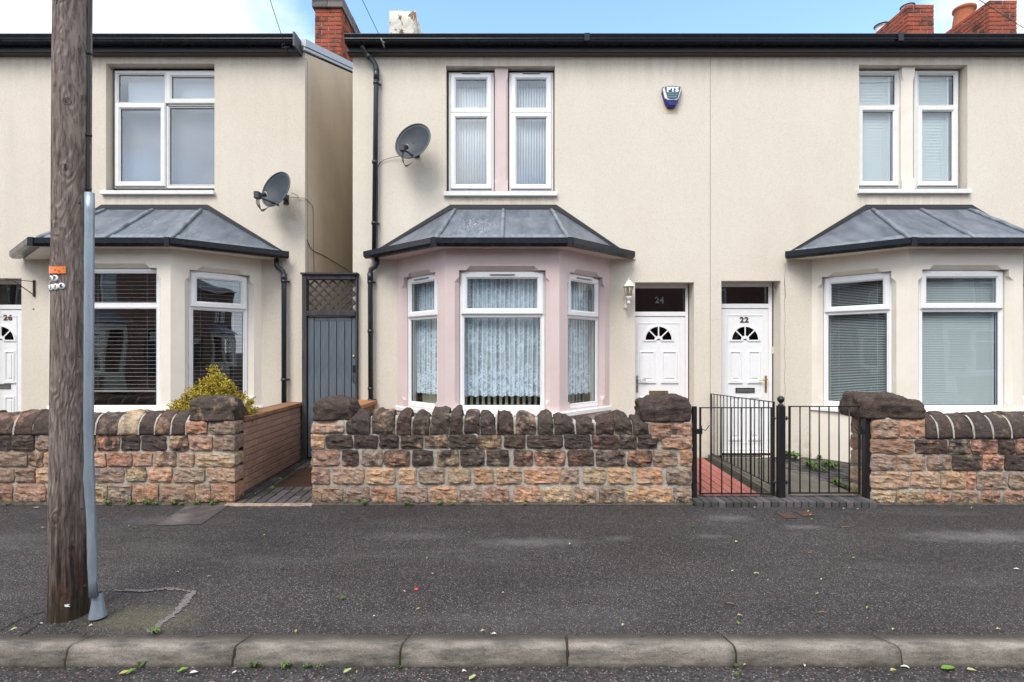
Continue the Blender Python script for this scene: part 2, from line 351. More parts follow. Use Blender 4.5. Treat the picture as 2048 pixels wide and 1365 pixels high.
def asphalt(name, dark, light, sc1, speck, patch=True):
    m = Mt(name, rough=.75, spec=.4)
    cell = m.vor(sc1, out='Color'); cs = m.n('ShaderNodeSeparateColor'); m.L.new(cell, cs.inputs[0])
    dist = m.vor(sc1)
    a = m.mix(dark, light, m.ramp(cs.outputs[0], (.1, 0), (.9, 1)))
    a = m.mix(a, speck, m.math('MULTIPLY', m.ramp(cs.outputs[1], (.76, 0), (.92, 1)), m.ramp(dist, (.30, 1), (.42, 0))))
    a = m.mix(a, (.23, .11, .09), m.math('MULTIPLY', m.ramp(cs.outputs[2], (.93, 0), (.97, .7)), m.ramp(dist, (.32, 1), (.44, 0))))
    a = m.mix(a, (.55, .53, .48), m.ramp(m.vor(23, vec=m.P(loc=(1, 2, 0))), (.032, .8), (.042, 0)))
    a = m.mix(a, m.mix(a, (.62, .60, .60), 1, 'MULTIPLY'), m.ramp(m.noise(1.1, 5, .6, m.P((.6, 1.2, 1))), (.38, 0), (.66, .8)))
    if patch:
        e = m.math('MULTIPLY', m.ramp(m.noise(.75, 6, .6, m.P((.62, 2.3, 1), loc=(.35, 3.15, 0))), (.54, 0), (.72, 1)), m.ramp(m.noise(60, 4, .8), (.35, .3), (.6, 1)))
        a = m.mix(a, (.15, .145, .145), m.math('MULTIPLY', e, .3))
        for (qx_, qy_, sx_, sy_, k_) in ((.16, 4.36, .52, .11, .8), (2.05, 4.95, .26, .10, .8), (2.62, 4.72, .22, .07, .8), (4.05, 4.48, .75, .16, 1), (1.70, 4.50, .18, .06, .7), (.9, 4.45, .18, .07, .5), (-.9, 4.5, .5, .10, .35), (-3.3, 4.9, .4, .12, .4)):
            d = m.n('ShaderNodeVectorMath', operation='LENGTH'); m.L.new(m.P((1/sx_, 1/sy_, 0), loc=(-qx_/sx_, -qy_/sy_, 0)), d.inputs[0])
            dd_ = m.math('ADD', d.outputs['Value'], m.math('MULTIPLY', m.noise(7, 5, .65), 1.6))
            dd_ = m.math('MULTIPLY', dd_, .5)
            a = m.mix(a, (.19, .18, .18), m.math('MULTIPLY', m.math('MULTIPLY', m.ramp(dd_, (.36, 1), (.95, 0)), m.ramp(m.noise(80, 4, .8), (.35, .35), (.6, 1))), k_*.75))
        d = m.n('ShaderNodeVectorMath', operation='LENGTH'); m.L.new(m.P((1/.42, 1/.20, 0), loc=(2.22/.42, -3.16/.20, 0)), d.inputs[0])
        k = m.math('MULTIPLY', m.ramp(m.math('MULTIPLY', m.math('ADD', d.outputs['Value'], m.math('MULTIPLY', m.noise(9, 5, .65), .9)), .5), (.40, 1), (.75, 0)), m.ramp(m.noise(50, 4, .8), (.38, .2), (.6, 1)))
        a = m.mix(a, (.11, .10, .062), m.math('MULTIPLY', k, .75))
    m.col(a); m.rgh(m.ramp(m.noise(1.4, 5, .6), (.35, .55), (.65, .85)))
    m.bump(m.math('ADD', m.math('MULTIPLY', dist, -.6), m.noise(8, 3)), .55, .012)
    return m.m
PAVE = asphalt('footway_asphalt', (.017, .0152, .0155), (.056, .049, .049), 115, (.27, .25, .24))
ROADM = asphalt('road_chippings', (.018, .016, .017), (.065, .058, .057), 82, (.30, .27, .26), False)
m = Mt('kerb_concrete', rough=.85, spec=.3)
a = m.mix((.31, .275, .24), (.165, .145, .125), m.ramp(m.noise(2.2, 7, .7, m.P((1, 2, 2.5))), (.36, 0), (.68, 1)))
a = m.mix(a, (.055, .05, .046), m.ramp(m.noise(6, 7, .75, m.P((.6, 2, 2.6))), (.44, 0), (.68, .9)))
a = m.mix(a, m.mix(a, (.55, .53, .50), 1, 'MULTIPLY'), m.ramp(m.noise(160, 3, .7), (.50, 0), (.62, .8)))
pos = m.n('ShaderNodeSeparateXYZ'); m.L.new(m.P(), pos.inputs[0])
a = m.mix(a, (.075, .062, .05), m.math('MULTIPLY', m.ramp(m.math('ADD', m.math('SUBTRACT', pos.outputs['Y'], 2.86), m.math('MULTIPLY', m.noise(14, 5, .7), .05)), (.07, 0), (.125, 1)), .8))
a = m.mix(a, (.045, .042, .03), m.ramp(m.math('ADD', pos.outputs['Z'], m.math('MULTIPLY', m.noise(18, 5, .7), .05)), (.02, .9), (.05, 0)))
m.col(a); m.bump(m.noise(150, 4, .75), .7, .006); KERB = m.m
m = Mt('dark_joint_dirt', rough=1); m.col(m.mix((.018, .016, .012), (.035, .035, .018), m.noise(20, 4))); JOINT = m.m
m = Mt('yard_concrete', rough=.9); a = m.mix((.15, .135, .105), (.095, .088, .07), m.ramp(m.noise(2.5, 7, .7), (.35, 0), (.7, 1)))
a = m.mix(a, (.05, .048, .035), m.ramp(m.noise(60, 4, .7), (.52, 0), (.68, .8))); m.col(a); m.bump(m.noise(80, 4, .7), .6, .01); CONC = m.m
# timber
def wood(name, c1, c2, dark, sx=16, cracks=.9, bumpd=.01):
    m = Mt(name, rough=.85, spec=.2)
    v = m.P((sx, sx, 1.3), obj=True)
    g = m.noise(1.6, 8, .62, v, 1.3)
    f = m.noise(6, 6, .7, m.P((sx, sx, .5), obj=True))
    a = m.mix(c1, c2, m.ramp(g, (.36, 0), (.64, 1)))
    a = m.mix(a, dark, m.math('MULTIPLY', m.ramp(f, (.56, 0), (.70, 1)), cracks))
    return m, a, g, f
m, a, g, f = wood('weathered_pole_timber', (.27, .215, .195), (.19, .148, .132), (.045, .033, .03), 9, .6)
# contour-like growth rings cut through by the pole surface
sx_ = m.n('ShaderNodeSeparateXYZ'); m.L.new(m.P(), sx_.inputs[0])
field = m.math('ADD', m.math('MULTIPLY', sx_.outputs['X'], 1.6), m.math('MULTIPLY', m.noise(1, 3, .5, m.P((5, 5, 1.3)), .6), .75))
KN = [(134, 203, .019), (128, 334, .0165), (160, 471, .011), (161, 569, .013), (155, 680, .012), (168, 106, .012), (117, 66, .009), (163, 873, .011), (157, 1090, .012), (106, 452, .014), (102, 1040, .013), (112, 3, .012)]
for (kx, ky, kr) in KN:
    kd = m.n('ShaderNodeVectorMath', operation='DISTANCE'); D_k = 3.10; kp = (px(kx, D_k), D_k, pz(ky, D_k)*.62)
    kd.inputs[1].default_value = kp; m.L.new(m.P((1, 1, .62)), kd.inputs[0])
    field = m.math('ADD', field, m.math('MULTIPLY', m.math('POWER', 2.718, m.math('MULTIPLY', m.math('POWER', kd.outputs['Value'], 2), -1/(kr*2.6)**2)), .16))
rg = m.math('SINE', m.math('MULTIPLY', field, 95))
ringf = m.math('MULTIPLY', m.ramp(rg, (.35, 0), (.95, 1)), m.ramp(m.noise(2.3, 5, .6, m.P((5, 5, 1.4))), (.40, .0), (.66, .6)))
fine = m.ramp(m.noise(1, 7, .75, m.P((70, 70, 9), loc=(1, 0, 0)), .4), (.50, 0), (.62, 1))
a = m.mix(a, (.27, .225, .205), m.math('MULTIPLY', m.ramp(m.noise(1, 7, .75, m.P((50, 50, 6))), (.50, 0), (.66, 1)), .6))
a = m.mix(a, (.040, .030, .027), m.math('MULTIPLY', fine, .65))
a = m.mix(a, (.060, .043, .038), ringf)
a = m.mix(a, (.27, .235, .215), m.ramp(m.noise(3, 7, .7, m.P((12, 12, 1), obj=True, loc=(3, 1, 0))), (.58, 0), (.78, .5)))
pos = m.n('ShaderNodeSeparateXYZ'); m.L.new(m.P(), pos.inputs[0])
lowf = m.ramp(m.math('ADD', m.math('DIVIDE', pos.outputs['Z'], 1.6), m.math('MULTIPLY', m.math('SUBTRACT', m.noise(2, 6, .7, m.P((9, 9, .7))), .5), 1.5)), (.26, 1), (.62, 0))
a = m.mix(a, m.mix((.014, .010, .008), (.085, .042, .028), m.ramp(m.noise(4, 6, .7, m.P((9, 9, .8))), (.45, 0), (.6, 1))), m.math('MULTIPLY', lowf, .92))
a = m.mix(a, (.035, .035, .018), m.math('MULTIPLY', m.ramp(pos.outputs['Z'], (.13, 1), (.30, 0)), .6))
m.col(a); m.bump(m.mix(m.mix(g, f, .5), m.mix(rg, fine, .5), .3), .9, .02); POLE = m.m
m, a, g, f = wood('grey_blue_painted_boards', (.088, .105, .13), (.13, .15, .175), (.03, .033, .04), 14, .7)
a = m.mix(a, (.22, .24, .27), m.ramp(m.noise(5, 7, .75, m.P((9, 9, 1), obj=True)), (.60, 0), (.78, .7)))
a = m.mix(a, (.05, .03, .02), m.ramp(m.noise(24, 5, .8), (.70, 0), (.76, .8)))
m.col(a); m.bump(f, .5, .008); BOARD = m.m
m, a, g, f = wood('dark_stained_timber', (.040, .038, .042), (.075, .07, .075), (.012, .012, .014), 14, .7); m.col(a); m.bump(f, .4, .006); DARKWOOD = m.m
m = Mt('galvanised_steel_guard', rough=.42, metal=.55, spec=.5)
a = m.mix((.34, .40, .46), (.24, .29, .34), m.ramp(m.noise(5, 6, .7, m.P((6, 6, 1))), (.35, 0), (.7, 1)))
a = m.mix(a, (.55, .57, .58), m.ramp(m.noise(30, 5, .8, m.P((2, 2, 1))), (.66, 0), (.74, .8))); a = m.mix(a, (.10, .08, .06), m.ramp(m.noise(14, 6, .8, m.P(loc=(2, 2, 2))), (.70, 0), (.80, .6)))
m.col(a); m.bump(m.noise(12, 3), .2, .01); GALV = m.m
m = Mt('satellite_dish_paint', rough=.5, spec=.25)
a = m.mix((.036, .043, .055), (.058, .066, .078), m.ramp(m.noise(7, 6, .65), (.35, 0), (.7, 1))); m.col(a); DISH = m.m
DISHBACK = Mt('dish_rim_grey', (.10, .11, .12), .5).m
PLAST = Mt('dark_grey_plastic', (.035, .038, .043), .45).m
CABLE = Mt('black_cable', (.012, .012, .013), .5).m
GREYCABLE = Mt('grey_cable', (.16, .15, .15), .5).m
BROWNCABLE = Mt('brown_cable', (.06, .04, .032), .6).m
BRASS = Mt('aged_brass', (.50, .36, .15), .32, .5, .85).m
BROWNNUM = Mt('brown_painted_metal', (.075, .042, .022), .4).m
WHITEP = Mt('white_painted_metal', (.70, .68, .62), .4).m
CREAMP = Mt('cream_plastic', (.62, .58, .48), .45).m
LAMPG = glass('lamp_glass', (.80, .76, .68), 1.6)
BULB = Mt('lamp_bulb_glass', (.62, .58, .5), .2).m
ORANGE = Mt('orange_plastic_tag', (.78, .20, .045), .45).m
TAGW = Mt('white_enamel_tag', (.74, .75, .78), .4).m
INK = Mt('black_ink', (.02, .02, .022), .5).m
LETTERW = Mt('white_lettering', (.85, .87, .88), .5).m
BLUEPL = Mt('blue_translucent_plastic', (.008, .012, .17), .2).m
TEALPL = Mt('dark_teal_sign_face', (.035, .085, .12), .35).m
LIGHTLINE = Mt('pale_blue_small_print', (.22, .33, .40), .5).m
TERRA = brick_mat('terracotta_pot', (.38, .13, .065), (.38, .13, .065), (.2, .08, .05), .4, .2)
ALU = Mt('aluminium_cowl', (.60, .61, .62), .35, .5, .6).m
RUST = brick_mat('rusty_iron', (.09, .05, .035), (.09, .05, .035), (.03, .02, .018), .6, .4)
m = Mt('blind_slat_white', (.66, .69, .70), .5); BLIND = m.m
BLIND2 = Mt('blind_slat_warm_white', (.40, .385, .34), .6).m
CREAMSLAT = Mt('cream_vertical_slat', (.62, .60, .45), .7).m
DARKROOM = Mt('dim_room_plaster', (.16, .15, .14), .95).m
NETW = Mt('pale_curtain', (.62, .66, .72), .9).m
GREYCURT = Mt('grey_curtain_cloth', (.16, .165, .19), .95).m
# lace: folded net with motifs, partly see-through
m = Mt('white_lace_net', (.76, .81, .90), .9, .1)
uv = m.n('ShaderNodeTexCoord').outputs['Object']
def LP(s, l=(0, 0, 0)):
    q = m.n('ShaderNodeMapping'); q.inputs['Scale'].default_value = s; q.inputs['Location'].default_value = l; m.L.new(uv, q.inputs[0]); return q.outputs[0]
flow = m.vor(9.5, vec=LP((1, 0, .8))); fl = m.math('MULTIPLY', m.ramp(flow, (.24, 0), (.30, 1), (.36, 1), (.42, 0)), 1)
core = m.ramp(flow, (.10, 1), (.14, 0))
vine = m.ramp(m.noise(13, 5, .7, LP((1, 0, .7), (.3, 0, .1)), 1.2), (.50, 0), (.53, 1), (.56, 1), (.60, 0))
sep = m.n('ShaderNodeSeparateXYZ'); m.L.new(uv, sep.inputs[0])
hem = m.ramp(sep.outputs['Z'], (.0, 1), (.30, .55), (.42, 0))
hemp = m.ramp(m.vor(24, vec=LP((1, 0, 1.3))), (.20, 1), (.42, 0))
den = m.math('ADD', m.math('ADD', m.math('MULTIPLY', fl, .22), m.math('MULTIPLY', core, .30)), m.math('MULTIPLY', vine, .20))
den = m.math('ADD', den, m.math('MULTIPLY', m.math('MULTIPLY', hem, hemp), .7))
den = m.math('ADD', den, m.math('MULTIPLY', m.math('MULTIPLY', hem, vine), .4))
att = m.n('ShaderNodeAttribute'); att.attribute_name = 'fold'
den = m.math('ADD', m.math('ADD', den, .40), m.math('MULTIPLY', att.outputs['Fac'], .62))
dn = m.n('ShaderNodeClamp'); m.L.new(den, dn.inputs[0])
tr = m.n('ShaderNodeBsdfTransparent'); ms = m.n('ShaderNodeMixShader')
m.L.new(dn.outputs[0], ms.inputs[0]); m.L.new(tr.outputs[0], ms.inputs[1]); m.L.new(m.b.outputs[0], ms.inputs[2]); m.L.new(ms.outputs[0], m.out.inputs[0])
LACE = m.m

def text(body, size, loc, mat, parent, name='house_number', off=0, ext=.002, rot=(R(90), 0, 0), sx=1, align='CENTER'):
    cu = bpy.data.curves.new('t', 'FONT'); cu.body = body; cu.size = size; cu.space_character = 1.12; cu.offset = off; cu.extrude = ext; cu.align_x = align; cu.align_y = 'CENTER'; cu.resolution_u = 3
    t = bpy.data.objects.new('t', cu); C.objects.link(t); bpy.context.view_layer.update()
    me = bpy.data.meshes.new_from_object(t.evaluated_get(bpy.context.evaluated_depsgraph_get()))
    bpy.data.objects.remove(t); bpy.data.curves.remove(cu)
    me.materials.clear(); me.materials.append(mat); me.name = name
    o = bpy.data.objects.new(name, me); put(o, loc, parent); o.rotation_euler = rot; o.scale = (sx, 1, 1)
    return o

# ---------------------------------------------------------------- the ground
DK = F/366            # depth of the kerb's front face
DW = 5.38             # depth of the stone walls' front face
DH = 7.24             # depth of the house fronts
def zp(y): return .11+(y-DK-.12)*.0236      # fall of the pavement
g = G(); xs = [-60, -8, -4, -2, 0, 2, 4, 8, 60]
def sheet(name, mat, x0, x1, y0, y1, zf, nx=2, ny=2, label=None, kind='structure', cat=None):
    g = G(); vs = [(x0+(x1-x0)*i/nx, y0+(y1-y0)*j/ny) for j in range(ny+1) for i in range(nx+1)]
    g.add([(x, y, zf(x, y)) for x, y in vs], [(j*(nx+1)+i, j*(nx+1)+i+1, (j+1)*(nx+1)+i+1, (j+1)*(nx+1)+i) for j in range(ny) for i in range(nx)])
    o = g.build(name, mat); tag(o, label, cat, None, kind); return o
sheet('ground', JOINT, -400, 400, -400, 400, lambda x, y: -.25)
sheet('road', ROADM, -60, 60, -4.4, DK+.02, lambda x, y: .0 if y < 0 else -.0+(.0))
def zpave(x, y): return zp(y)
def bumpy(x, y): return zp(y)+.004*noise.noise(Vector((x*.9, y*1.6, 0)))
sheet('pavement', PAVE, -60, 60, DK+.10, 5.55, lambda x, y: bumpy(x, y) if abs(x) < 9 else zp(y), 240, 14)
yg = sheet('yard_ground', JOINT, -60, 60, 5.5, 14, lambda x, y: zp(5.5)+.035*(min(y, 8)-5.5), 2, 2)
# the far pavement
sheet('far_pavement', PAVE, -60, 60, -6.4, -4.4, lambda x, y: .10, 2, 1)
# kerb: stones laid end to end
kerb = empty('kerb', (0, DK, 0), kind='structure')
jx = [-3220+335*i for i in range(9)]+[-205, 130, 465, 800, 1135, 1473, 1805, 2142, 2480]+[2815+335*i for i in range(9)]
lean = [0]*9+[0, .035, .03, .02, .004, -.02, -.045, 0, 0]+[0]*9
for i in range(0, len(jx)-1):
    xa, xb, la, lb = px(jx[i], DK), px(jx[i+1], DK), lean[i], lean[i+1]
    n = 14; prof = [(0, -.08), (0, .02), (.006, .080), (.011, .093), (.021, .103), (.036, .108), (.125, .112), (.125, -.08)]
    vs = []; k = len(prof)
    for j in range(n+1):
        t = j/n; x = xa+.006+(xb-xa-.012)*t
        for (oy, z) in prof:
            le = (la*(1-t)+lb*t)*(oy/.125 if oy > 0 else 0)*2.0
            e = .006*(noise.noise(Vector((x*6, oy*20, z*30)))+.5*noise.noise(Vector((x*17, oy*20, z*40+3))))
            if j in (0, n): e *= 1.6
            vs.append((x+le+(noise.noise(Vector((z*40, i*3.1, 0)))*.006 if j in (0, n) else 0), DK+oy+(e if .02 < z and oy < .1 else 0), z+(e*.6 if z > .05 else 0)))
    fs = [(a*k+b, a*k+b+1, (a+1)*k+b+1, (a+1)*k+b) for a in range(n) for b in range(k-1)]
    g = G().add(vs, fs, True); g.add([vs[q] for q in range(k)], [tuple(range(k))]); g.add([vs[n*k+q] for q in range(k)], [tuple(range(k))])
    g.build('kerb_stone', KERB, kerb)
for i in range(0, len(jx)):
    xj = px(jx[i], DK); vs = []
    for (oy, z) in [(.002, .0), (.003, .03), (.006, .060), (.009, .080), (.014, .092), (.024, .101), (.040, .1055), (.080, .1085), (.122, .110)]:
        e = noise.noise(Vector((z*60, i*5.1, oy*30)))*.006; w_ = .0065+.003*noise.noise(Vector((z*90, oy*60, i*2.2))); x = xj+lean[i]*oy/.125*2.0+e
        vs += [(x-w_, DK+oy, z), (x+w_, DK+oy, z)]
    G().add(vs, [(2*k, 2*k+1, 2*k+3, 2*k+2) for k in range(8)]).build('joint', JOINT, kerb)
G().box(px(jx[0], DK), px(jx[-1], DK), DK+.030, DK+.11, -.06, .080).build('joint_dirt', JOINT, kerb)
fk = empty('far_kerb', (0, -4.4, 0), kind='structure')
for i in range(12): G().box(-5.5+i*.915, -4.59+i*.915, -4.52, -4.40, -.05, .11).build('kerb_stone', KERB, fk)
# ---------------------------------------------------------------- houses
def facade(g, X0, X1, Z0, Z1, Y, holes, Yb=None):
    xs = sorted({X0, X1}|{h[0] for h in holes}|{h[1] for h in holes}); zs = sorted({Z0, Z1}|{h[2] for h in holes}|{h[3] for h in holes})
    for i in range(len(xs)-1):
        for j in range(len(zs)-1):
            cx, cz = (xs[i]+xs[i+1])/2, (zs[j]+zs[j+1])/2
            if any(h[0] < cx < h[1] and h[2] < cz < h[3] for h in holes): continue
            g.add([(xs[i], Y, zs[j]), (xs[i+1], Y, zs[j]), (xs[i+1], Y, zs[j+1]), (xs[i], Y, zs[j+1])], [(0, 1, 2, 3)])
    for x0, x1, z0, z1, d in holes:
        g.add([(x0, Y, z0), (x1, Y, z0), (x1, Y, z1), (x0, Y, z1), (x0, Y+d, z0), (x1, Y+d, z0), (x1, Y+d, z1), (x0, Y+d, z1)],
              [(0, 4, 5, 1), (1, 5, 6, 2), (2, 6, 7, 3), (3, 7, 4, 0)])

def pane_part(M, win, u0, u1, z0, z1, gl, n=.0):
    G(M).ring(u0-.004, u1+.004, z0-.004, z1+.004, .010, n-.004, n+.012, .001).build('gasket', GASKET, win)
    G(M).box(u0, u1, n+.004, n+.008, z0, z1).build('pane', gl, win)

def window(M, house, u0, u1, z0, z1, cells, mat=UPVC, gl=GLASS, bars_v=(), bars_h=(), fw=.048, vents=(), label=None):
    """local frame: u along the window, y = into the house (0 at the frame's front), z up.
    cells: (u0,u1,z0,z1,kind) clear cells between bars; kind 'sash' gets a casement ring in front, 'fix' a bead"""
    g = G(M); g.ring(u0, u1, z0, z1, fw, -.0, .065, .010)
    for (a, b, za, zb) in bars_v+bars_h: g.box(a, b, .003, .062, za, zb)
    win = g.build('window', mat, house)
    if label: win['label'] = label
    for (a, b, za, zb, kind) in cells:
        if kind == 'sash':
            sg = G(M).ring(a-.022, b+.022, za-.022, zb+.022, .068, -.024, .03, .012)
            sg.ring(a+.040, b-.040, za+.040, zb-.040, .014, -.012, .03, .006)
            sg.build('sash', mat, win)
            pane_part(M, win, a+.048, b-.048, za+.048, zb-.048, gl, .006)
        else:
            G(M).ring(a-.001, b+.001, za-.001, zb+.001, .017, -.002+.004, .04, .010).build('glazing_bead', mat, win)
            pane_part(M, win, a+.012, b-.012, za+.012, zb-.012, gl, .022)
    for (a, b, z) in vents:
        G(M).box(a, b, -.040, -.018, z-.006, z+.006).build('trickle_vent', BROWNNUM if mat is None else VENT, win)
    return win
VENT = Mt('vent_grey', (.22, .20, .20), .5).m
HM = lambda y: Matrix.Translation((0, y, 0))

def stopped_panel(M, g, a0, a1, b0, b1, h, th, c=.052, st=.085, stop=.055):
    """wall panel with a hole whose edge is chamfered, the chamfer stopping short of the corners"""
    u0, u1, z0, z1 = h
    inner = []; outer_ = []
    def side(p, q, nrm):
        d = Vector((q[0]-p[0], q[1]-p[1])); l = d.length; d /= l
        for t, o in ((0, 0), (st, 0), (st+stop, 1), (l-st-stop, 1), (l-st, 0)):
            inner.append((p[0]+d.x*t, p[1]+d.y*t)); outer_.append((p[0]+d.x*t+nrm[0]*c*o, p[1]+d.y*t+nrm[1]*c*o))
    side((u0, z0), (u1, z0), (0, -.01)); side((u1, z0), (u1, z1), (1, 0)); side((u1, z1), (u0, z1), (0, 1)); side((u0, z1), (u0, z0), (-1, 0))
    n = len(inner)
    bm = bmesh.new()
    A = [bm.verts.new((p[0], 0, p[1])) for p in outer_]
    O = [bm.verts.new((x, 0, z)) for x, z in ((a0, b0), (a1, b0), (a1, b1), (a0, b1))]
    ed = [bm.edges.new((A[i], A[(i+1) % n])) for i in range(n)]+[bm.edges.new((O[i], O[(i+1) % 4])) for i in range(4)]
    bmesh.ops.triangle_fill(bm, edges=ed, use_beauty=True)
    bm.verts.index_update()
    g.add([v.co.copy() for v in bm.verts], [tuple(v.index for v in f.verts) for f in bm.faces])
    bm.free()
    vs = [(p[0], 0, p[1]) for p in outer_]+[(p[0], c*1.1, p[1]) for p in inner]+[(p[0], th, p[1]) for p in inner]
    g.add(vs, [(i, (i+1) % n, n+(i+1) % n, n+i) for i in range(n)]+[(n+i, n+(i+1) % n, 2*n+(i+1) % n, 2*n+i) for i in range(n)])

def lace(M, win, u0, u1, z0, z1, n=.14, per=.062, scallop=True, amp=.016, seed=0):
    rnd = random.Random(seed); nu = int((u1-u0)/.006); nz = 26; vs = []; fold = []
    ph = rnd.random()*9
    for j in range(nz+1):
        t = j/nz
        for i in range(nu+1):
            u = u0+(u1-u0)*i/nu
            q = u/per*2*math.pi+ph+1.4*noise.noise(Vector((u*5, t*1.2+seed, 0)))
            a = amp*(.6+.7*abs(noise.noise(Vector((u*4, seed, 1)))))
            zb = z0+(.022*abs(math.sin(u/.115*math.pi)) if scallop else 0)
            zz = z1-(z1-zb)*t
            vs.append((u, n+a*math.sin(q), zz)); fold.append(max(0, -math.sin(q))**2*.9+.35*max(0, math.sin(q*.5+1)))
    fs = [(j*(nu+1)+i, j*(nu+1)+i+1, (j+1)*(nu+1)+i+1, (j+1)*(nu+1)+i) for j in range(nz) for i in range(nu)]
    g = G(M).add(vs, fs, True)
    wc = [M @ Vector(v) for v in vs]
    cxs = M @ Vector((u0, n, z0))
    o = g.build('lace_curtain', LACE, win, loc=cxs, fix=False)
    if abs(M[1][0]) > .1:      # keep object space along the curtain for the pattern
        ang = math.atan2(M[1][0], M[0][0]); o.data.transform(Matrix.Rotation(-ang, 4, 'Z')); o.rotation_euler = (0, 0, ang)
    at = o.data.attributes.new('fold', 'FLOAT', 'POINT'); at.data.foreach_set('value', fold)
    return o
def hslats(M, win, u0, u1, z0, z1, pitch, n, mat, wdt=.024, ang=20, each=True, thick=.0012):
    k = int((z1-z0)/pitch); ca, sa = math.cos(R(ang))*wdt/2, math.sin(R(ang))*wdt/2
    def sl(g, z):
        g.add([(u0, n-ca, z-sa), (u1, n-ca, z-sa), (u1, n, z+.0015), (u0, n, z+.0015), (u1, n+ca, z+sa), (u0, n+ca, z+sa)]+
              [(u0, n-ca, z-sa-thick), (u1, n-ca, z-sa-thick), (u1, n, z+.0015-thick), (u0, n, z+.0015-thick), (u1, n+ca, z+sa-thick), (u0, n+ca, z+sa-thick)],
              [(0, 1, 2, 3), (3, 2, 4, 5), (6, 9, 8, 7), (9, 11, 10, 8), (0, 6, 7, 1), (5, 4, 10, 11)])
    if each:
        g = G(M); sl(g, z0); first = g.build('slat', mat, win, fix=False)
        base = WL[first.name]
        for i in range(1, k+1): twin(first, base+Vector((0, 0, i*pitch)), win)
    else:
        g = G(M)
        for i in range(k+1): sl(g, z0+i*pitch)
        o = g.build('slats', mat, win, fix=False); o['kind'] = 'stuff'
    c = G(M)
    for u in (u0+(u1-u0)*.18, u0+(u1-u0)*.82): c.box(u-.0012, u+.0012, n-.016, n-.0145, z0, z1)
    c.build('ladder_cord', mat, win)
def vslats(M, win, u0, u1, z0, z1, pitch, n, mat, ang=28, wdt=.085):
    k = int((u1-u0)/pitch); first = None
    for i in range(k+1):
        u = u0+i*pitch+pitch*.4; a = R(ang+random.uniform(-5, 5))
        dx, dy = math.cos(a)*wdt/2, math.sin(a)*wdt/2
        g = G(M); g.add([(u-dx, n-dy, z0), (u, n-.006, z0), (u+dx, n+dy, z0), (u-dx, n-dy, z1), (u, n-.006, z1), (u+dx, n+dy, z1)], [(0, 1, 4, 3), (1, 2, 5, 4)], True)
        o = g.build('slat', mat, win, fix=False); sm_ = o.modifiers.new('s', 'SOLIDIFY'); sm_.thickness = .0008

def lead_face(P, sag=.012, nu=12, nv=8, seed=0):
    """bilinear patch P = (a,b,c,d) with dressed-lead unevenness along its normal"""
    a, b, c, d = [Vector(p) for p in P]; nr = (b-a).cross(d-a).normalized(); vs = []
    if nr.z < 0: nr = -nr
    for j in range(nv+1):
        for i in range(nu+1):
            u, v = i/nu, j/nv; p = (a*(1-u)+b*u)*(1-v)+(d*(1-u)+c*u)*v
            e = math.sin(u*math.pi)*math.sin(v*math.pi)
            vs.append(p+nr*sag*e*(noise.noise(p*3.1+Vector((seed, 0, 0)))*1.3-.2))
    return vs, [(j*(nu+1)+i, j*(nu+1)+i+1, (j+1)*(nu+1)+i+1, (j+1)*(nu+1)+i) for j in range(nv) for i in range(nu)]

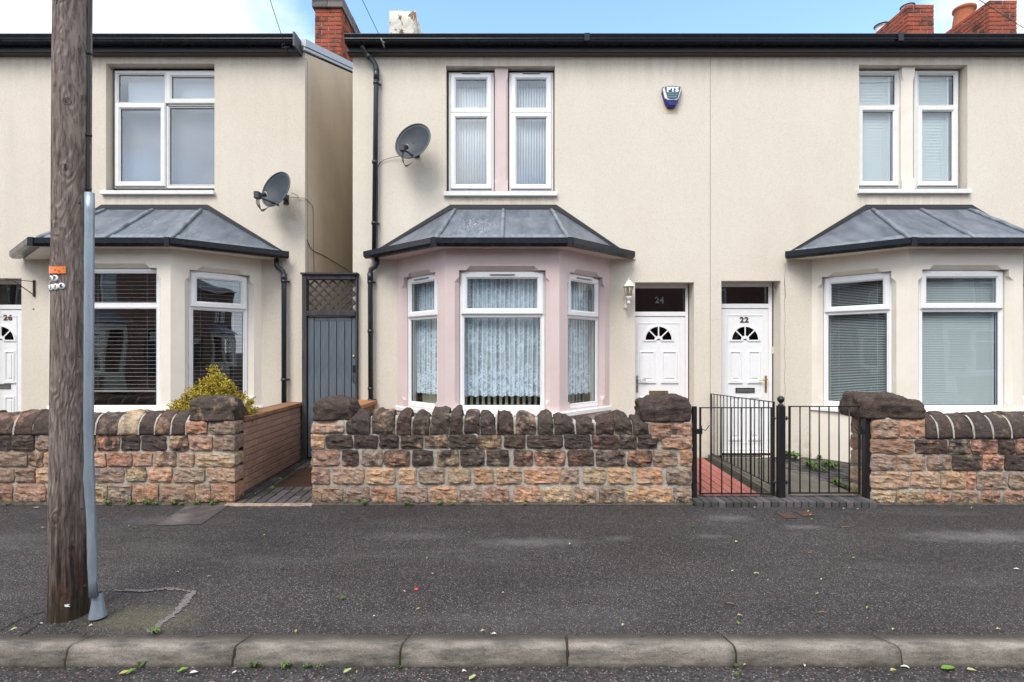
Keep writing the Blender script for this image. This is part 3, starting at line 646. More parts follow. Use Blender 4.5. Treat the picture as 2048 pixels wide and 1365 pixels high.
m = Mt('paler_dressed_lead', rough=.5, spec=.5); m.col(m.mix((.10, .118, .145), (.24, .26, .29), m.ramp(m.noise(8, 6, .7, m.P((2, 1, 1))), (.35, 0), (.7, 1)))); LEAD2 = m.m
HB, HF = 1.465, .705            # bay: half width at the wall, half width of its front
DB = DH-(HB-HF)                 # depth of the bay's front
def bay(house, cx, colm, wins, sillm, inner, er=2.1):
    zt, zb = 3.02, .17
    th = .17
    frames = []
    g = G()
    s2 = math.sqrt(.5)
    MF = Matrix.Translation((cx, DB, 0))
    L_ = (HB-HF)/s2
    # angled faces: local u from the wall towards the front on the left, from the front to the wall on the right
    ML = Matrix(((s2, s2, 0, cx-HB), (-s2, s2, 0, DH), (0, 0, 1, 0), (0, 0, 0, 1)))
    MR = Matrix(((s2, -s2, 0, cx+HF), (s2, s2, 0, DB), (0, 0, 1, 0), (0, 0, 0, 1)))
    ow = wins
    stopped_panel(MF, _set(g, MF), -HF, HF, zb, zt, (-ow['fw'], ow['fw'], ow['z0'], ow['z1']), th)
    a0, a1 = ow['sa']      # along the angled face, measured from the wall end
    stopped_panel(ML, _set(g, ML), 0, L_, zb, zt, (a0, a1, ow['z0'], ow['z1']), th)
    stopped_panel(MR, _set(g, MR), 0, L_, zb, zt, (L_-a1, L_-a0, ow['z0'], ow['z1']), th)
    g.M = Matrix()
    b = g.build('bay_wall', colm, house)
    # sill slab
    z = ow['z0']
    def outline(o): return [(cx-HB-o*.42, DH-.002), (cx-HF-o*.42, DB-o), (cx+HF+o*.42, DB-o), (cx+HB+o*.42, DH-.002)]
    g = G(); P = outline(.075); Q = [(cx+HB-.15, DH-.002), (cx+HF-.1, DB+.17), (cx-HF+.1, DB+.17), (cx-HB+.15, DH-.002)]
    g.prism(P+Q, z-.062, z-.004, 'z'); g.build('bay_sill', sillm, house, bevel=.006)
    # roof
    ro = .17; zr = 3.085
    A = (cx-HB-ro*2.1, DH-.004, zr-.03); B = (cx-HF-ro*.55, DB-ro+.03, zr); Cc = (cx+HF+ro*.55, DB-ro+.03, zr); D_ = (cx+HB+ro*er, DH-.004, zr-.03)
    T0 = (cx-.66, DH-.05, 3.665); T1 = (cx+.66, DH-.05, 3.665); W0 = (cx-.70, DH-.004, 3.69); W1 = (cx+.70, DH-.004, 3.69)
    g = G()
    M_ = lambda a, b, t: tuple(a[i]*(1-t)+b[i]*t for i in range(3))
    Bm = M_(B, Cc, .5); Tm = M_(T0, T1, .5)
    for P_, sd_ in (((B, Bm, Tm, T0), 1), ((Bm, Cc, T1, Tm), 2), ((A, B, T0, W0), 3), ((Cc, D_, W1, T1), 4)):
        v, f = lead_face(P_, .02, 14, 9, sd_*7+cx); g.add(v, f, True)
    g.add([T0, T1, W1, W0], [(0, 1, 2, 3)])
    # rolled drip along the eaves
    rf = g.build('bay_roof', LEAD, house, fix=True)
    G().tube([A, B], .014, 6).tube([B, Cc], .014, 6).tube([Cc, D_], .014, 6).build('drip_edge', LEAD, rf)
    g = G()
    for p_, q_, tp, tq in ((A, B, W0, T0), (B, Cc, T0, T1), (Cc, D_, T1, W1)):
        p_, q_, tp, tq = map(Vector, (p_, q_, tp, tq)); a2 = p_.lerp(tp, .10); b2 = q_.lerp(tq, .10); e_ = Vector((0, 0, .012))
        g.add([p_+e_*.6, q_+e_*.6, b2+e_*1.6, a2+e_*1.6, b2-e_, a2-e_], [(0, 1, 2, 3), (3, 2, 4, 5)])
    g.build('eaves_band', LEAD2, rf, fix=False)
    up = Vector((0, 0, .012))
    for p, q in ((B, T0), (Bm, Tm), (Cc, T1)):
        p, q = Vector(p)+up, Vector(q)+up; k = [p.lerp(q, t/8)+Vector((0, 0, .008*math.sin(t*2.1+cx))) for t in range(9)]
        G().tube([p-(q-p)*.0+Vector((0, -.012, -.02))]+k, [.020]+[.028]*8+[.024], 8).build('lead_roll', LEAD2, rf)
    # wall flashing along the rake and head
    fl = [(A[0]-.0, A[2]-.01), (W0[0]-.02, W0[2]), (W1[0]+.02, W1[2]), (D_[0]+.02, D_[2]-.01)]
    up2 = [(A[0]-.01, A[2]+.022), (W0[0]-.03, W0[2]+.062), (W1[0]+.03, W1[2]+.062), (D_[0]+.01, D_[2]+.022)]
    g = G()
    for i in range(3):
        g.prism([fl[i], fl[i+1], up2[i+1], up2[i]], DH-.018, DH+.002, 'y')
    g.build('flashing', BLACKB, rf)
    # soffit and gutter
    so_ = .11
    g = G(); P = [(cx-HB-.36, DH-.003), (cx-HF-.10, DB-so_), (cx+HF+.10, DB-so_), (cx+HB+.36, DH-.003)]
    g.prism(P, 2.998, 3.03, 'z'); g.build('bay_soffit', colm, house)
    path = [(A[0]-.0, DH-.03), (cx-HF-.105, DB-so_), (cx+HF+.105, DB-so_), (D_[0]+.0, DH-.03)]
    prof = [(.0, .0), (.0, .075), (.012, .075), (.014, .012), (.075, .010), (.098, .03), (.108, .088), (.120, .088), (.118, .02), (.085, -.008)]
    gp = [(x, y, 3.0) for x, y in path]
    gu = G().sweep(gp, prof).build('bay_gutter', BLACKP, house)
    for q in (1, 2):
        x = path[q][0]; G().prism([(x-.03+(-.01 if q == 1 else .0), 2.985), (x+.03, 2.985), (x+.03, 3.092), (x-.03, 3.092)], path[q][1]-.128, path[q][1]-.118, 'y').build('gutter_joint', BLACKP, gu)
    return MF, ML, MR, L_
def _set(g, M): g.M = M; return g

def bay_windows(house, cx, MFs, ow, style, gl, label=None):
    MF, ML, MR, L_ = MFs; z0, z1, zt = ow['z0'], ow['z1'], ow['zt']; R_ = []
    off = Matrix.Translation((0, .07, 0)); a0, a1 = ow['sa']
    for M, (u0, u1), w_ in ((MF, (-ow['fw'], ow['fw']), 'f'), (ML, (a0, a1), 'l'), (MR, (L_-a1, L_-a0), 'r')):
        f = .045; kind = style[w_]
        mm = M @ off
        cells = [(u0+f, u1-f, z0+f+.012, zt-.022, 'fix'), (u0+f, u1-f, zt+.022, z1-f, 'sash' if kind == 's' else 'fix')]
        uc = (u0+u1)/2; vl = min(.155, (u1-u0)*.26)
        wi = window(mm, house, u0+.002, u1-.002, z0-.002, z1-.002, cells, UPVC, gl, (), ((u0+.04, u1-.04, zt-.022, zt+.022), (u0+.04, u1-.04, z0+.03, z0+.06)), f,
                    vents=((uc-vl, uc+vl, z1-.050),) if ow.get('vent') else ())
        R_.append((mm, wi, u0, u1))
    return R_

def door(house, x0, x1, zb, zt, ztr, Y, leaf, num, hinge, letter, numw=None, steps=0):
    """door and its frame stand at depth Y; leaf (lx0,lx1)"""
    lx0, lx1 = leaf; M = HM(Y)
    g = G(M); fw = .05
    g.box(x0, lx0-.003, 0, .07, zb, zt).box(lx1+.003, x1, 0, .07, zb, zt).box(lx0-.003, lx1+.003, 0, .07, zt-.055, zt).box(lx0-.003, lx1+.003, 0, .07, ztr-.03, ztr+.035)
    g.box(lx0-.003, lx1+.003, -.01, .07, zb, zb+.03)
    dn = g.build('door_frame', UPVC, house, bevel=.006)
    G(M).box(lx0, lx1, .03, .036, ztr+.035, zt-.055).build('fanlight_pane', FAN, dn)
    G(M).ring(lx0-.006, lx1+.006, ztr+.03, zt-.05, .012, .012, .03, .002).build('gasket', GASKET, dn)
    zl0, zl1 = zb+.035, ztr-.034
    lg = G(M).box(lx0, lx1, .012, .06, zl0, zl1); dr = lg.build('door', UPVC, house, bevel=.004)
    w_ = lx1-lx0; ca, cb = lx0+.085, lx1-.085
    G(M).ring(ca-.012, cb+.012, zl0+.10, zl1-.09, .010, .004, .014, .004).build('panel_moulding', UPVC, dr)
    uc = (ca+cb)/2+.0; zh = 1.72-(680-705)*(Y)/F
    r = .185
    # half-moon light: moulding, glass, spokes
    prof = arc((0, 0, 0), r+.028, 0, 180, 20); inn = arc((0, 0, 0), r, 0, 180, 20); hub = arc((0, 0, 0), .058, 0, 180, 8)
    g = G(M)
    vs = [(uc+p[0], .0, zh+p[2]) for p in prof]+[(uc+p[0], .0, zh+p[2]) for p in inn]+[(uc+p[0], .013, zh+p[2]) for p in prof]+[(uc+p[0], .013, zh+p[2]) for p in inn]; k = 21
    fs = []
    for i in range(20): fs += [(i, i+1, k+i+1, k+i), (i, 2*k+i, 2*k+i+1, i+1), (k+i, k+i+1, 3*k+i+1, 3*k+i)]
    g.add(vs, fs)
    g.box(uc-r-.035, uc-.055, 0, .013, zh-.022, zh-.001).box(uc+.055, uc+r+.035, 0, .013, zh-.022, zh-.001)
    hp = [(uc+p[0], zh+p[2]) for p in hub]; h2 = [(uc+p[0]*.62, zh-.022+p[2]*.62) for p in hub]
    g.prism(hp+[(uc-.058, zh-.022)]+[q for q in h2[::-1]]+[(uc+.058, zh-.022)], 0, .013, 'y')
    for an in (45, 90, 135):
        c_, s_ = math.cos(R(an)), math.sin(R(an)); t = .0085
        g.prism([(uc+c_*.05+s_*t, zh+s_*.05-c_*t), (uc+c_*.05-s_*t, zh+s_*.05+c_*t), (uc+c_*(r+.005)-s_*t, zh+s_*(r+.005)+c_*t), (uc+c_*(r+.005)+s_*t, zh+s_*(r+.005)-c_*t)], .002, .013, 'y')
    g.build('fan_moulding', UPVC, dr)
    G(M).prism([(uc+p[0], zh+p[2]) for p in inn], .006, .0115, 'y').build('pane', Mt_dark, dr)
    zz = [(zh-.155, zh-.60), (zh-.80, zl0+.16)]
    for (zu, zd) in zz:
        for (pa, pb) in ((ca+.02, uc-.045), (uc+.045, cb-.02)):
            gg = G(M).ring(pa, pb, zd, zu, .030, -.001, .013, .010); gg.box(pa+.05, pb-.05, .004, .013, zd+.055, zu-.055)
            gg.build('door_panel', UPVC, dr)
            G(M).box(pa-.008, pb+.008, -.006, .012, zd-.014, zd+.004).build('panel_lip', UPVC, dr)
    # handle
    hx = lx0+(.075 if num == '24' else .035) if hinge == 'r' else lx1-.035; hm = letter[1]; zc = EYE-(768-705)*Y/F
    gh = G(M).box(hx-.016, hx+.016, .002, .014, zc-.125, zc+.115)
    d = 1 if hinge == 'r' else -1
    gh.tube([(hx, .01, zc+.062), (hx, -.04, zc+.062), (hx+d*.03, -.045, zc+.06), (hx+d*.115, -.04, zc+.052)], .0085, 8)
    hd = gh.build('handle', hm, dr, bevel=.003)
    G(M).tube([(hx, .006, zc-.05), (hx, -.004, zc-.05)], .008, 10).build('keyhole', INK, hd)
    lz, lm = letter[0], letter[2]; lw = .135
    gl_ = G(M).ring(uc-lw, uc+lw, lz-.034, lz+.034, .014, -.003, .013, .004).build('letterbox', lm, dr)
    G(M).box(uc-lw+.015, uc+lw-.015, .001, .010, lz-.020, lz+.018).build('letterbox_flap', letter[3], gl_)
    if num == '24':
        xc, zc2 = px(1320, Y), pz(601, Y)
        text('24', .128, (xc, Y+.026, zc2), LETTERG, dn, 'house_number', .0022, .001, sx=.95)
        text('24', .128, (xc, Y+.0235, zc2), FANINK, dn, 'house_number_inlay', -.0028, .0005, sx=.95)
    elif num: text(num, .105, (px(numw[0], Y), Y+.008, pz(numw[1], Y)), BROWNNUM, dr, 'house_number', .004, .003, sx=1.12)
    return dn, dr
Mt_dark = glass('textured_dark_door_glass', (.06, .07, .08), 1.6, .5)
LETTERG = Mt('pale_outline_lettering', (.20, .21, .22), .5).m; FANINK = Mt('dark_lettering_fill', (.035, .036, .04), .3).m
STEEL = Mt('brushed_steel', (.45, .45, .44), .35, .5, .8).m
MIDGREY = Mt('grey_letterbox', (.16, .155, .15), .4, .5, .4).m

def bricks_wall(parent, mat, x0, x1, y0, y1, z0, nc, faces, L=.215, H=.065, j=.010, W=.1025, color=None, core=None, coremat=None, seed=1):
    """bricks of a stack; faces: 'f' front, 'b' back, 'l', 'r'. Running bond, every course broken at the corners"""
    rnd = random.Random(seed); first = {}
    def place(x, y, z, lx, ly):
        key = (round(lx, 3), round(ly, 3))
        rot = None
        if key not in first:
            g = G().box(-lx/2, lx/2, -ly/2, ly/2, 0, H); o = g.build('brick', mat, parent, loc=(0, 0, 0), bevel=.005)
            o.location = Vector((x, y, z))-WL[parent.name]; WL[o.name] = Vector((x, y, z)); first[key] = o
            o.rotation_euler = (rnd.gauss(0, .004), 0, rnd.gauss(0, .006)); return
        o = twin(first[key], (x+rnd.gauss(0, .0012), y+rnd.gauss(0, .0015), z+rnd.gauss(0, .001)), parent, rot=(rnd.gauss(0, .004), 0, rnd.gauss(0, .006)))
    for c in range(nc):
        z = z0+c*(H+j); odd = c % 2
        for fc in faces:
            if fc in 'fb':
                n = round((x1-x0+j)/(L+j)*2); h = (x1-x0+j)/n     # half-brick module
                yc = y0+W/2 if fc == 'f' else y1-W/2
                k = 0
                if odd: place(x0+(h-j)/2, yc, z, h-j, W); k = 1
                while k < n:
                    w2 = 2 if k+2 <= n else 1
                    place(x0+k*h+(w2*h-j)/2, yc, z, w2*h-j, W); k += w2
            else:
                ya, yb = y0+(W+j if 'f' in faces else 0), y1-(W+j if 'b' in faces else 0)
                n = max(2, round((yb-ya+j)/(L+j)*2)); h = (yb-ya+j)/n
                xc = x0+W/2 if fc == 'l' else x1-W/2; k = 0
                if odd: place(xc, ya+(h-j)/2, z, W, h-j); k = 1
                while k < n:
                    w2 = 2 if k+2 <= n else 1
                    place(xc, ya+k*h+(w2*h-j)/2, z, W, w2*h-j); k += w2
    i = .012
    G().box(x0+i, x1-i, y0+i, y1-i, z0-.05, z0+nc*(H+j)-j-.004).build('mortar_core', coremat or MORTAR, parent)

def shell(house, X0, X1, mat, holes, sidem=None, depth=8.6, top=5.86, zbot=.10, right_side=False):
    g = G(); facade(g, X0, X1, zbot, top, DH, holes); w_ = g.build('front_wall', mat, house, loc=((X0+X1)/2, DH, zbot))
    yb = DH+depth; ym = DH+depth/2; zr = top+depth/2*.40
    g = G()
    for X in (X0, X1):
        g.prism([(DH+.004, zbot), (yb, zbot), (yb, top-.01), (ym, zr-.01), (DH+.004, top-.01)], X-.10 if X == X1 else X, X if X == X1 else X+.10, 'x')
    g.box(X0, X1, yb-.1, yb, zbot, top)
    g.build('side_wall', sidem or mat, house)
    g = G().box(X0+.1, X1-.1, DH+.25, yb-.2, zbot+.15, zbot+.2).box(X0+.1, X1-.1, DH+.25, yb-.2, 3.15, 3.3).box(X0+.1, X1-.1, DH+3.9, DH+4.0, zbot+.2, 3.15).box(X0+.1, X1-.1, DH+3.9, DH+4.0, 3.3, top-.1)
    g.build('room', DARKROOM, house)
    g = G(); o = .05
    g.prism([(DH-.06, top+.06), (ym, zr+.09), (yb+.1, top+.06), (yb+.1, top), (ym, zr+.0), (DH-.06, top)], X0+.0, X1-.0, 'x'); rf = g.build('roof', ROOF, house)
    return w_, rf
def eaves(house, X0, X1, seams=()):
    g = G().box(X0, X1, DH-.115, DH-.085, 5.80, 5.93); g.build('fascia', BLACKB, house)
    g = G().box(X0, X1, DH-.085, DH+.03, 5.795, 5.83); g.build('soffit', BROWNSOF, house)
    prof = [(0, .0), (0, .085), (.012, .085), (.014, .012), (.060, .010), (.072, .022), (.078, .040), (.106, .098), (.124, .104), (.128, .094), (.118, .066), (.112, .050), (.118, .046), (.119, .040), (.112, .036), (.104, .034), (.098, .012), (.076, -.006)]
    gu = G().sweep([(X0, DH-.118, 5.868), (X1, DH-.118, 5.868)], [(a_*1.0, b_) for a_, b_ in prof]).build('gutter', BLACKP, house)
    for x in seams: G().box(x-.035, x+.035, DH-.118-.134, DH-.118-.122, 5.872, 5.974).build('gutter_joint', BLACKP, gu)
    return gu
BROWNSOF = Mt('grimy_brown_soffit', (.10, .075, .06), .8).m

def upper_window(house, x0, x1, z0, z1):
    # projecting slab sill
    G().box(x0-.03, x1+.03, DH-.05, DH+.12, z0-.062, z0).build('window_sill', UPVC2, house, bevel=.006)

# ======== number 24, the pink bay house
CX = -.12
h24 = empty('terraced_house', (.27, DH+4, .1), 'cream rendered house with pale pink bay window and lace curtains, numbered 24', 'house', 'rendered terraced houses along the pavement')
X0, X1 = px(705.5, DH), px(1420.5, DH)
up = (px(892, DH), px(1110, DH), pz(385, DH), pz(132, DH), .14)
dr24 = (px(1270, DH), px(1388, DH), .26, pz(565, DH), .20)
bw = {'fw': .535, 'z0': .985, 'z1': 2.735, 'zt': 2.19, 'sa': (.16, .87), 'vent': True}
shell(h24, X0, X1-.001, CREAM, [up, dr24, (CX-1.2, CX+1.2, .5, 2.9, .14)])
eaves(h24, X0-.045, X1, seams=(1.0,))
upper_window(h24, up[0], up[1], up[2], up[3])
yw = DH+.10
for i, (a, b) in enumerate(((px(897, yw), px(988, yw)), (px(1018, yw), px(1107, yw)))):
    M = HM(yw); zt = pz(227, yw); z0 = pz(384, yw); z1 = pz(145, yw)
    wi = window(M, h24, a, b, z0, z1, [(a+.05, b-.05, z0+.05, zt-.018, 'sash'), (a+.05, b-.05, zt+.018, z1-.05, 'sash')], UPVC, GLASSHI,
                (), ((a+.04, b-.04, zt-.018, zt+.018),), .048, vents=((a+.19, b-.19, z1-.028),))
    vslats(M, wi, a+.06, b-.05, z0+.05, z1-.06, .0385, .12, BLIND, 24, .045)
    G(M).box(a+.01, b-.01, .20, .204, z0, z1).build('backing_net', NETW, wi)
# masonry mullion with chamfer stops
def mullion(house, xa, xb, z0, z1, mat, yf=.045):
    M = HM(DH+yf); w_ = xb-xa; n = .028; g = G(M)
    rows = [(z0, 0), (z0+.14, 0), (z0+.19, n), (z1-.19, n), (z1-.12, 0), (z1, 0)]
    vs = []
    for z, c in rows: vs += [(xa, .10, z), (xa, c*.9, z), (xa+c, 0, z), (xb-c, 0, z), (xb, c*.9, z), (xb, .10, z)]
    fs = [(i*6+j, i*6+j+1, (i+1)*6+j+1, (i+1)*6+j) for i in range(5) for j in range(5)]
    g.add(vs, fs); g.build('mullion', mat, house, fix=True)
mullion(h24, px(989.5, DH+.05), px(1016, DH+.05), up[2], up[3], PINK)
MFs = bay(h24, CX, PINK, bw, UPVC, None, 1.45)
W3 = bay_windows(h24, CX, MFs, bw, {'f': 's', 'l': 's', 'r': 's'}, GLASS)
for i, (mm, wi, u0, u1) in enumerate(W3):
    lace(mm, wi, u0+.03, u1-.03, bw['z0']+.165, bw['z1']-.07, .13, .058, True, .016, i*3+1)
    lace(mm, wi, u0+.03, u1-.03, bw['zt']+.0, bw['z1']-.065, .165, .05, False, .012, i*3+2)
    k = int((u1-u0-.1)/.075); 
    for j in range(k+1):
        u = u0+.06+j*.075
        o = G(mm).add([(u-.018, .21, bw['z0']+.04), (u+.018, .235, bw['z0']+.04), (u+.018, .235, bw['zt']+.4), (u-.018, .21, bw['zt']+.4)], [(0, 1, 2, 3)]).build('slat', CREAMSLAT, wi, fix=False)
        o.modifiers.new('s', 'SOLIDIFY').thickness = .0015
    ch = G(mm)
    for j in range(k):
        u = u0+.06+j*.075; ch.tube([(u, .215, bw['z0']+.075), (u+.0375, .205, bw['z0']+.055), (u+.075, .215, bw['z0']+.075)], .0018, 4)
    ch.build('bead_chain', BLIND, wi)
Yd = DH+.20
door(h24, dr24[0]-.02, dr24[1]-.01, .30, dr24[3]-.002, pz(629, Yd), Yd, (px(1264, Yd), px(1370.5, Yd)), '24', 'r', (pz(786.5, Yd), STEEL, BRASS, BRASS))

# ======== number 22
CX2 = 5.60
h22 = empty('terraced_house', (5.4, DH+4, .1), 'cream rendered house with cream bay and door numbered 22 behind the black gates', 'house', 'rendered terraced houses along the pavement')
X2 = 8.03
up = (px(1718, DH), px(1935, DH), pz(380, DH), pz(130, DH), .14)
dr22 = (px(1442.6, DH), px(1561, DH), .26, pz(562, DH), .20)
bw2 = {'fw': .535, 'z0': .985, 'z1': 2.745, 'zt': 2.26, 'sa': (.12, .90)}
shell(h22, X1+.001, X2, CREAM, [up, dr22, (CX2-1.2, CX2+1.2, .5, 2.9, .14)])
eaves(h22, X1, X2, seams=(px(1790, 7.1),))
G().box(X1-.004, X1+.004, DH-.004, DH+.01, .15, 5.80).build('party_joint', Mt('joint_bead', (.40, .35, .29), .8).m, h22)
upper_window(h22, up[0], up[1], up[2], up[3])
for i, (a, b) in enumerate(((up[0]+.012, px(1800, yw)), (px(1829, yw), px(1918, yw)))):
    M = HM(yw); zt = pz(214, yw); z0 = pz(378, yw); z1 = pz(141, yw)
    wi = window(M, h22, a, b, z0, z1, [(a+.05, b-.05, z0+.05, zt-.018, 'sash'), (a+.05, b-.05, zt+.018, z1-.05, 'fix')], UPVC2, GLASS, (), ((a+.04, b-.04, zt-.018, zt+.018),), .048)
    hslats(M, wi, a+.05, b-.115, z0+.05, z1-.05, .021, .075, BLIND, .027, 64, each=False)
    G(M).box(b-.12, b-.10, .055, .095, z0+.04, z1-.05).build('blind_edge', NETW, wi)
mullion(h22, px(1804, DH+.05), px(1829, DH+.05), up[2], up[3], BAYCREAM)
MFs = bay(h22, CX2, BAYCREAM, bw2, UPVC, None)
W3 = bay_windows(h22, CX2, MFs, bw2, {'f': 's', 'l': 's', 'r': 's'}, GLASS)
for i, (mm, wi, u0, u1) in enumerate(W3):
    hslats(mm, wi, u0+.05, u1-(.060 if i == 0 else .05), bw2['z0']+.05, bw2['z1']-.06, .0215, .09, BLIND, .026, (44 if i == 0 else 14), each=False)
    if i == 0: G(mm).box(u1-.072, u1-.060, .07, .09, bw2['z0']+.04, bw2['z1']-.05).build('blind_edge', NETW, wi)
door(h22, dr22[0]-.01, dr22[1]-.012, .29, dr22[3]-.002, pz(613, Yd), Yd, (px(1444, Yd), px(1537, Yd)), '22', 'l', (pz(781, Yd), BRASS, INK, MIDGREY), (1489, 640.5))
G().box(px(1543, Yd), px(1550, Yd), Yd-.02, Yd, pz(708, Yd), pz(694, Yd)).build('door_bell', CREAMP, h22, bevel=.003)
# long hairline crack beside the door of 22
ck = [(px(1569.5, DH), DH-.0015, pz(527, DH))]
for i in range(1, 30): ck.append((ck[0][0]+.006*math.sin(i*1.7)+.004*noise.noise(Vector((i, 0, 0))), DH-.0012, ck[0][2]-i*.09))
G().tube(ck, [.004 if 2 < i < 6 else .0016 for i in range(30)], 4).build('crack', BROWNCABLE, h22)

# ======== number 26
CX6 = -4.92
h26 = empty('terraced_house', (-5.4, DH+4, .1), 'cream rendered house behind the telegraph pole, its bay dark with venetian blinds, numbered 26', 'house', 'rendered terraced houses along the pavement')
XA, XB = -8.15, px(609.5, DH)
up = (px(212, DH), px(429, DH), pz(383, DH), pz(127.5, DH), .14)
dr26 = (px(-50, DH), px(43, DH), .26, pz(557, DH), .20)
bw6 = {'fw': .535, 'z0': .985, 'z1': 2.765, 'zt': 2.30, 'sa': (.15, .87)}
shell(h26, XA, XB, CREAM2, [up, dr26, (CX6-1.2, CX6+1.2, .5, 2.9, .14)], sidem=SIDE)
# render return on the corner so the front's tone wraps a little way round
G().box(XB-.002, XB+.004, DH+.001, DH+.16, .2, 5.83).build('corner_return', CREAM2, h26)
eaves(h26, XA, px(594, DH-.12), seams=(-6.9,))
G().box(px(594, DH-.12), px(598, DH-.12), DH-.26, DH-.0, 5.80, 5.985).build('gutter_end', BLACKB, h26)
# verge trim rising with the roof
def vz(y): return 5.93+(y-DH)*.40
g = G()
for (ya, yb, za, zb_, xx) in ((DH-.05, DH+4.3, 0, .10, XB+.035), (DH-.05, DH+4.3, -.05, -.012, XB+.022)):
    g.add([(xx-.10, ya, vz(ya)+za), (xx, ya, vz(ya)+za), (xx, ya, vz(ya)+zb_), (xx-.10, ya, vz(ya)+zb_), (xx-.10, yb, vz(yb)+za), (xx, yb, vz(yb)+za), (xx, yb, vz(yb)+zb_), (xx-.10, yb, vz(yb)+zb_)],
          [(0, 1, 2, 3), (4, 7, 6, 5), (0, 4, 5, 1), (1, 5, 6, 2), (2, 6, 7, 3), (3, 7, 4, 0)])
g.build('verge_trim', VERGE, h26)
M = HM(yw); a, b = px(228, yw), up[1]-.004+.14; z0, z1 = pz(378, yw), pz(141, yw); c_ = px(333, yw); zt = pz(209, yw)
b = up[1]+.10
wi = window(M, h26, a, b, z0, z1, [(a+.045, c_-.025, z0+.045, zt-.02, 'sash'), (a+.045, c_-.025, zt+.02, z1-.045, 'fix'), (c_+.025, b-.05, z0+.045, zt-.035, 'fix'), (c_+.025, b-.05, zt+.02, z1-.045, 'sash')],
            UPVC2, GLASSHI, ((c_-.025, c_+.025, z0+.03, z1-.03),), ((a+.04, b-.04, zt-.02, zt+.02),), .048)
G(M).box(a+.02, b-.02, .14, .145, z0+.02, zt).build('curtain', GREYCURT, wi)
G(M).box(a+.10, b-.02, .14, .145, zt+.001, z1-.02).build('roller_blind', NETW, wi)
G().box(up[0]-.05, up[1]+.012, DH-.05, DH+.12, up[2]-.055, up[2]).build('window_sill', UPVC2, h26, bevel=.006)
MFs = bay(h26, CX6, BAYCREAM, bw6, UPVC, None)
W3 = bay_windows(h26, CX6, MFs, bw6, {'f': 'f', 'l': 's', 'r': 's'}, GLASSHI)
for i, (mm, wi, u0, u1) in enumerate(W3):
    hslats(mm, wi, u0+.05, u1-.05, bw6['z0']+(.28 if i == 0 else .05), bw6['z1']-.06, .050, .10, BLIND2, .026, 2, each=True, thick=.0022)
    if i == 0: G(mm).box(u0+.05, u1-.05, .075, .11, bw6['z0']+.235, bw6['z0']+.255).build('bottom_rail', BLIND2, wi)
door(h26, dr26[0], dr26[1]+.012, .30, dr26[3]-.002, pz(615, Yd), Yd, (px(-44, Yd)+.02, px(43.5, Yd)), '26', 'r', (pz(773, Yd), STEEL, MIDGREY, MIDGREY), (14.5, 636))

# ======== number 20 beyond the frame: only its chimney shows
h20 = empty('terraced_house', (10.6, DH+4, .1), 'house beyond the right edge, only its brick chimney with a round clay pot showing', 'house', 'rendered terraced houses along the pavement')
shell(h20, X2+.002, 13.2, CREAM, []); eaves(h20, X2+.002, 13.2)

h28 = empty('terraced_house', (-10.7, DH+4, .1), 'plain rendered house beyond the left edge, next to number 26', 'house', 'rendered terraced houses along the pavement')
shell(h28, -13.3, XA-.002, CREAM2, []); eaves(h28, -13.3, XA-.002)
# chimneys
def chimney(house, x0, x1, y0, y1, zb, n, seed):
    o = bpy.data.objects.new('chimney', None); put(o, ((x0+x1)/2, (y0+y1)/2, zb), house)
    bricks_wall(o, REDBRICK, x0, x1, y0, y1, zb, n, 'flrb', seed=seed); return o
y0 = 9.24
c26 = chimney(h26, -3.47, -3.0, y0, y0+1.25, 6.80, 13, 3)
zt_ = 6.80+13*.075
GREYCAP = brick_mat('sooty_cap_brick', (.13, .12, .12), (.19, .17, .16), (.05, .045, .045), .6)
for q in range(2):
    for i in range(2):
        G().box(-3.51+i*.273, -3.51+i*.273+.267, y0-.04, y0+.52, zt_+q*.105, zt_+q*.105+.10).build('cap_stone', GREYCAP, c26, bevel=.006)
    for i in range(4): G().box(-3.51, -2.964, y0+.53+i*.195, y0+.53+i*.195+.19, zt_+q*.105, zt_+q*.105+.10).build('cap_stone', GREYCAP, c26, bevel=.006)
c22 = chimney(h22, 6.96, 7.43, y0, y0+1.25, 6.80, 14, 5)
c20 = chimney(h20, 8.40, 8.89, y0, y0+1.35, 6.80, 15, 6)
def pot(parent, x, y, z, r, h, mat, cowl=False, tilt=0):
    g = G(Matrix.Translation((x, y, z)) @ Matrix.Rotation(tilt, 4, 'Y'))
    g.lathe([(r*1.0, 0), (r*.92, h*.75), (r*.98, h*.82), (r*1.12, h*.86), (r*1.12, h*.97), (r*1.02, h), (r*.85, h), (r*.8, h*.3)], (0, 0, 0), 20)
    o = g.build('chimney_pot', mat, parent)
    if cowl:
        g = G(); g.lathe([(r*1.35, h*.95), (r*1.38, h*1.03), (r*1.15, h*1.10), (r*.9, h*1.13), (0, h*1.14)], (x, y, z), 20); g.lathe([(r*1.35, h*.95), (r*.9, h*.93)], (x, y, z), 20)
        g.build('cowl', BLACKB, parent)
zc = 6.80+14*.075
pot(c22, 7.14, y0+.24, zc, .085, .11, ALU, True); pot(c22, 7.11, y0+.86, zc, .095, .15, ALU, True)
pot(c20, 8.60, y0+.78, 6.80+15*.075, .165, .36, TERRA, tilt=.10)
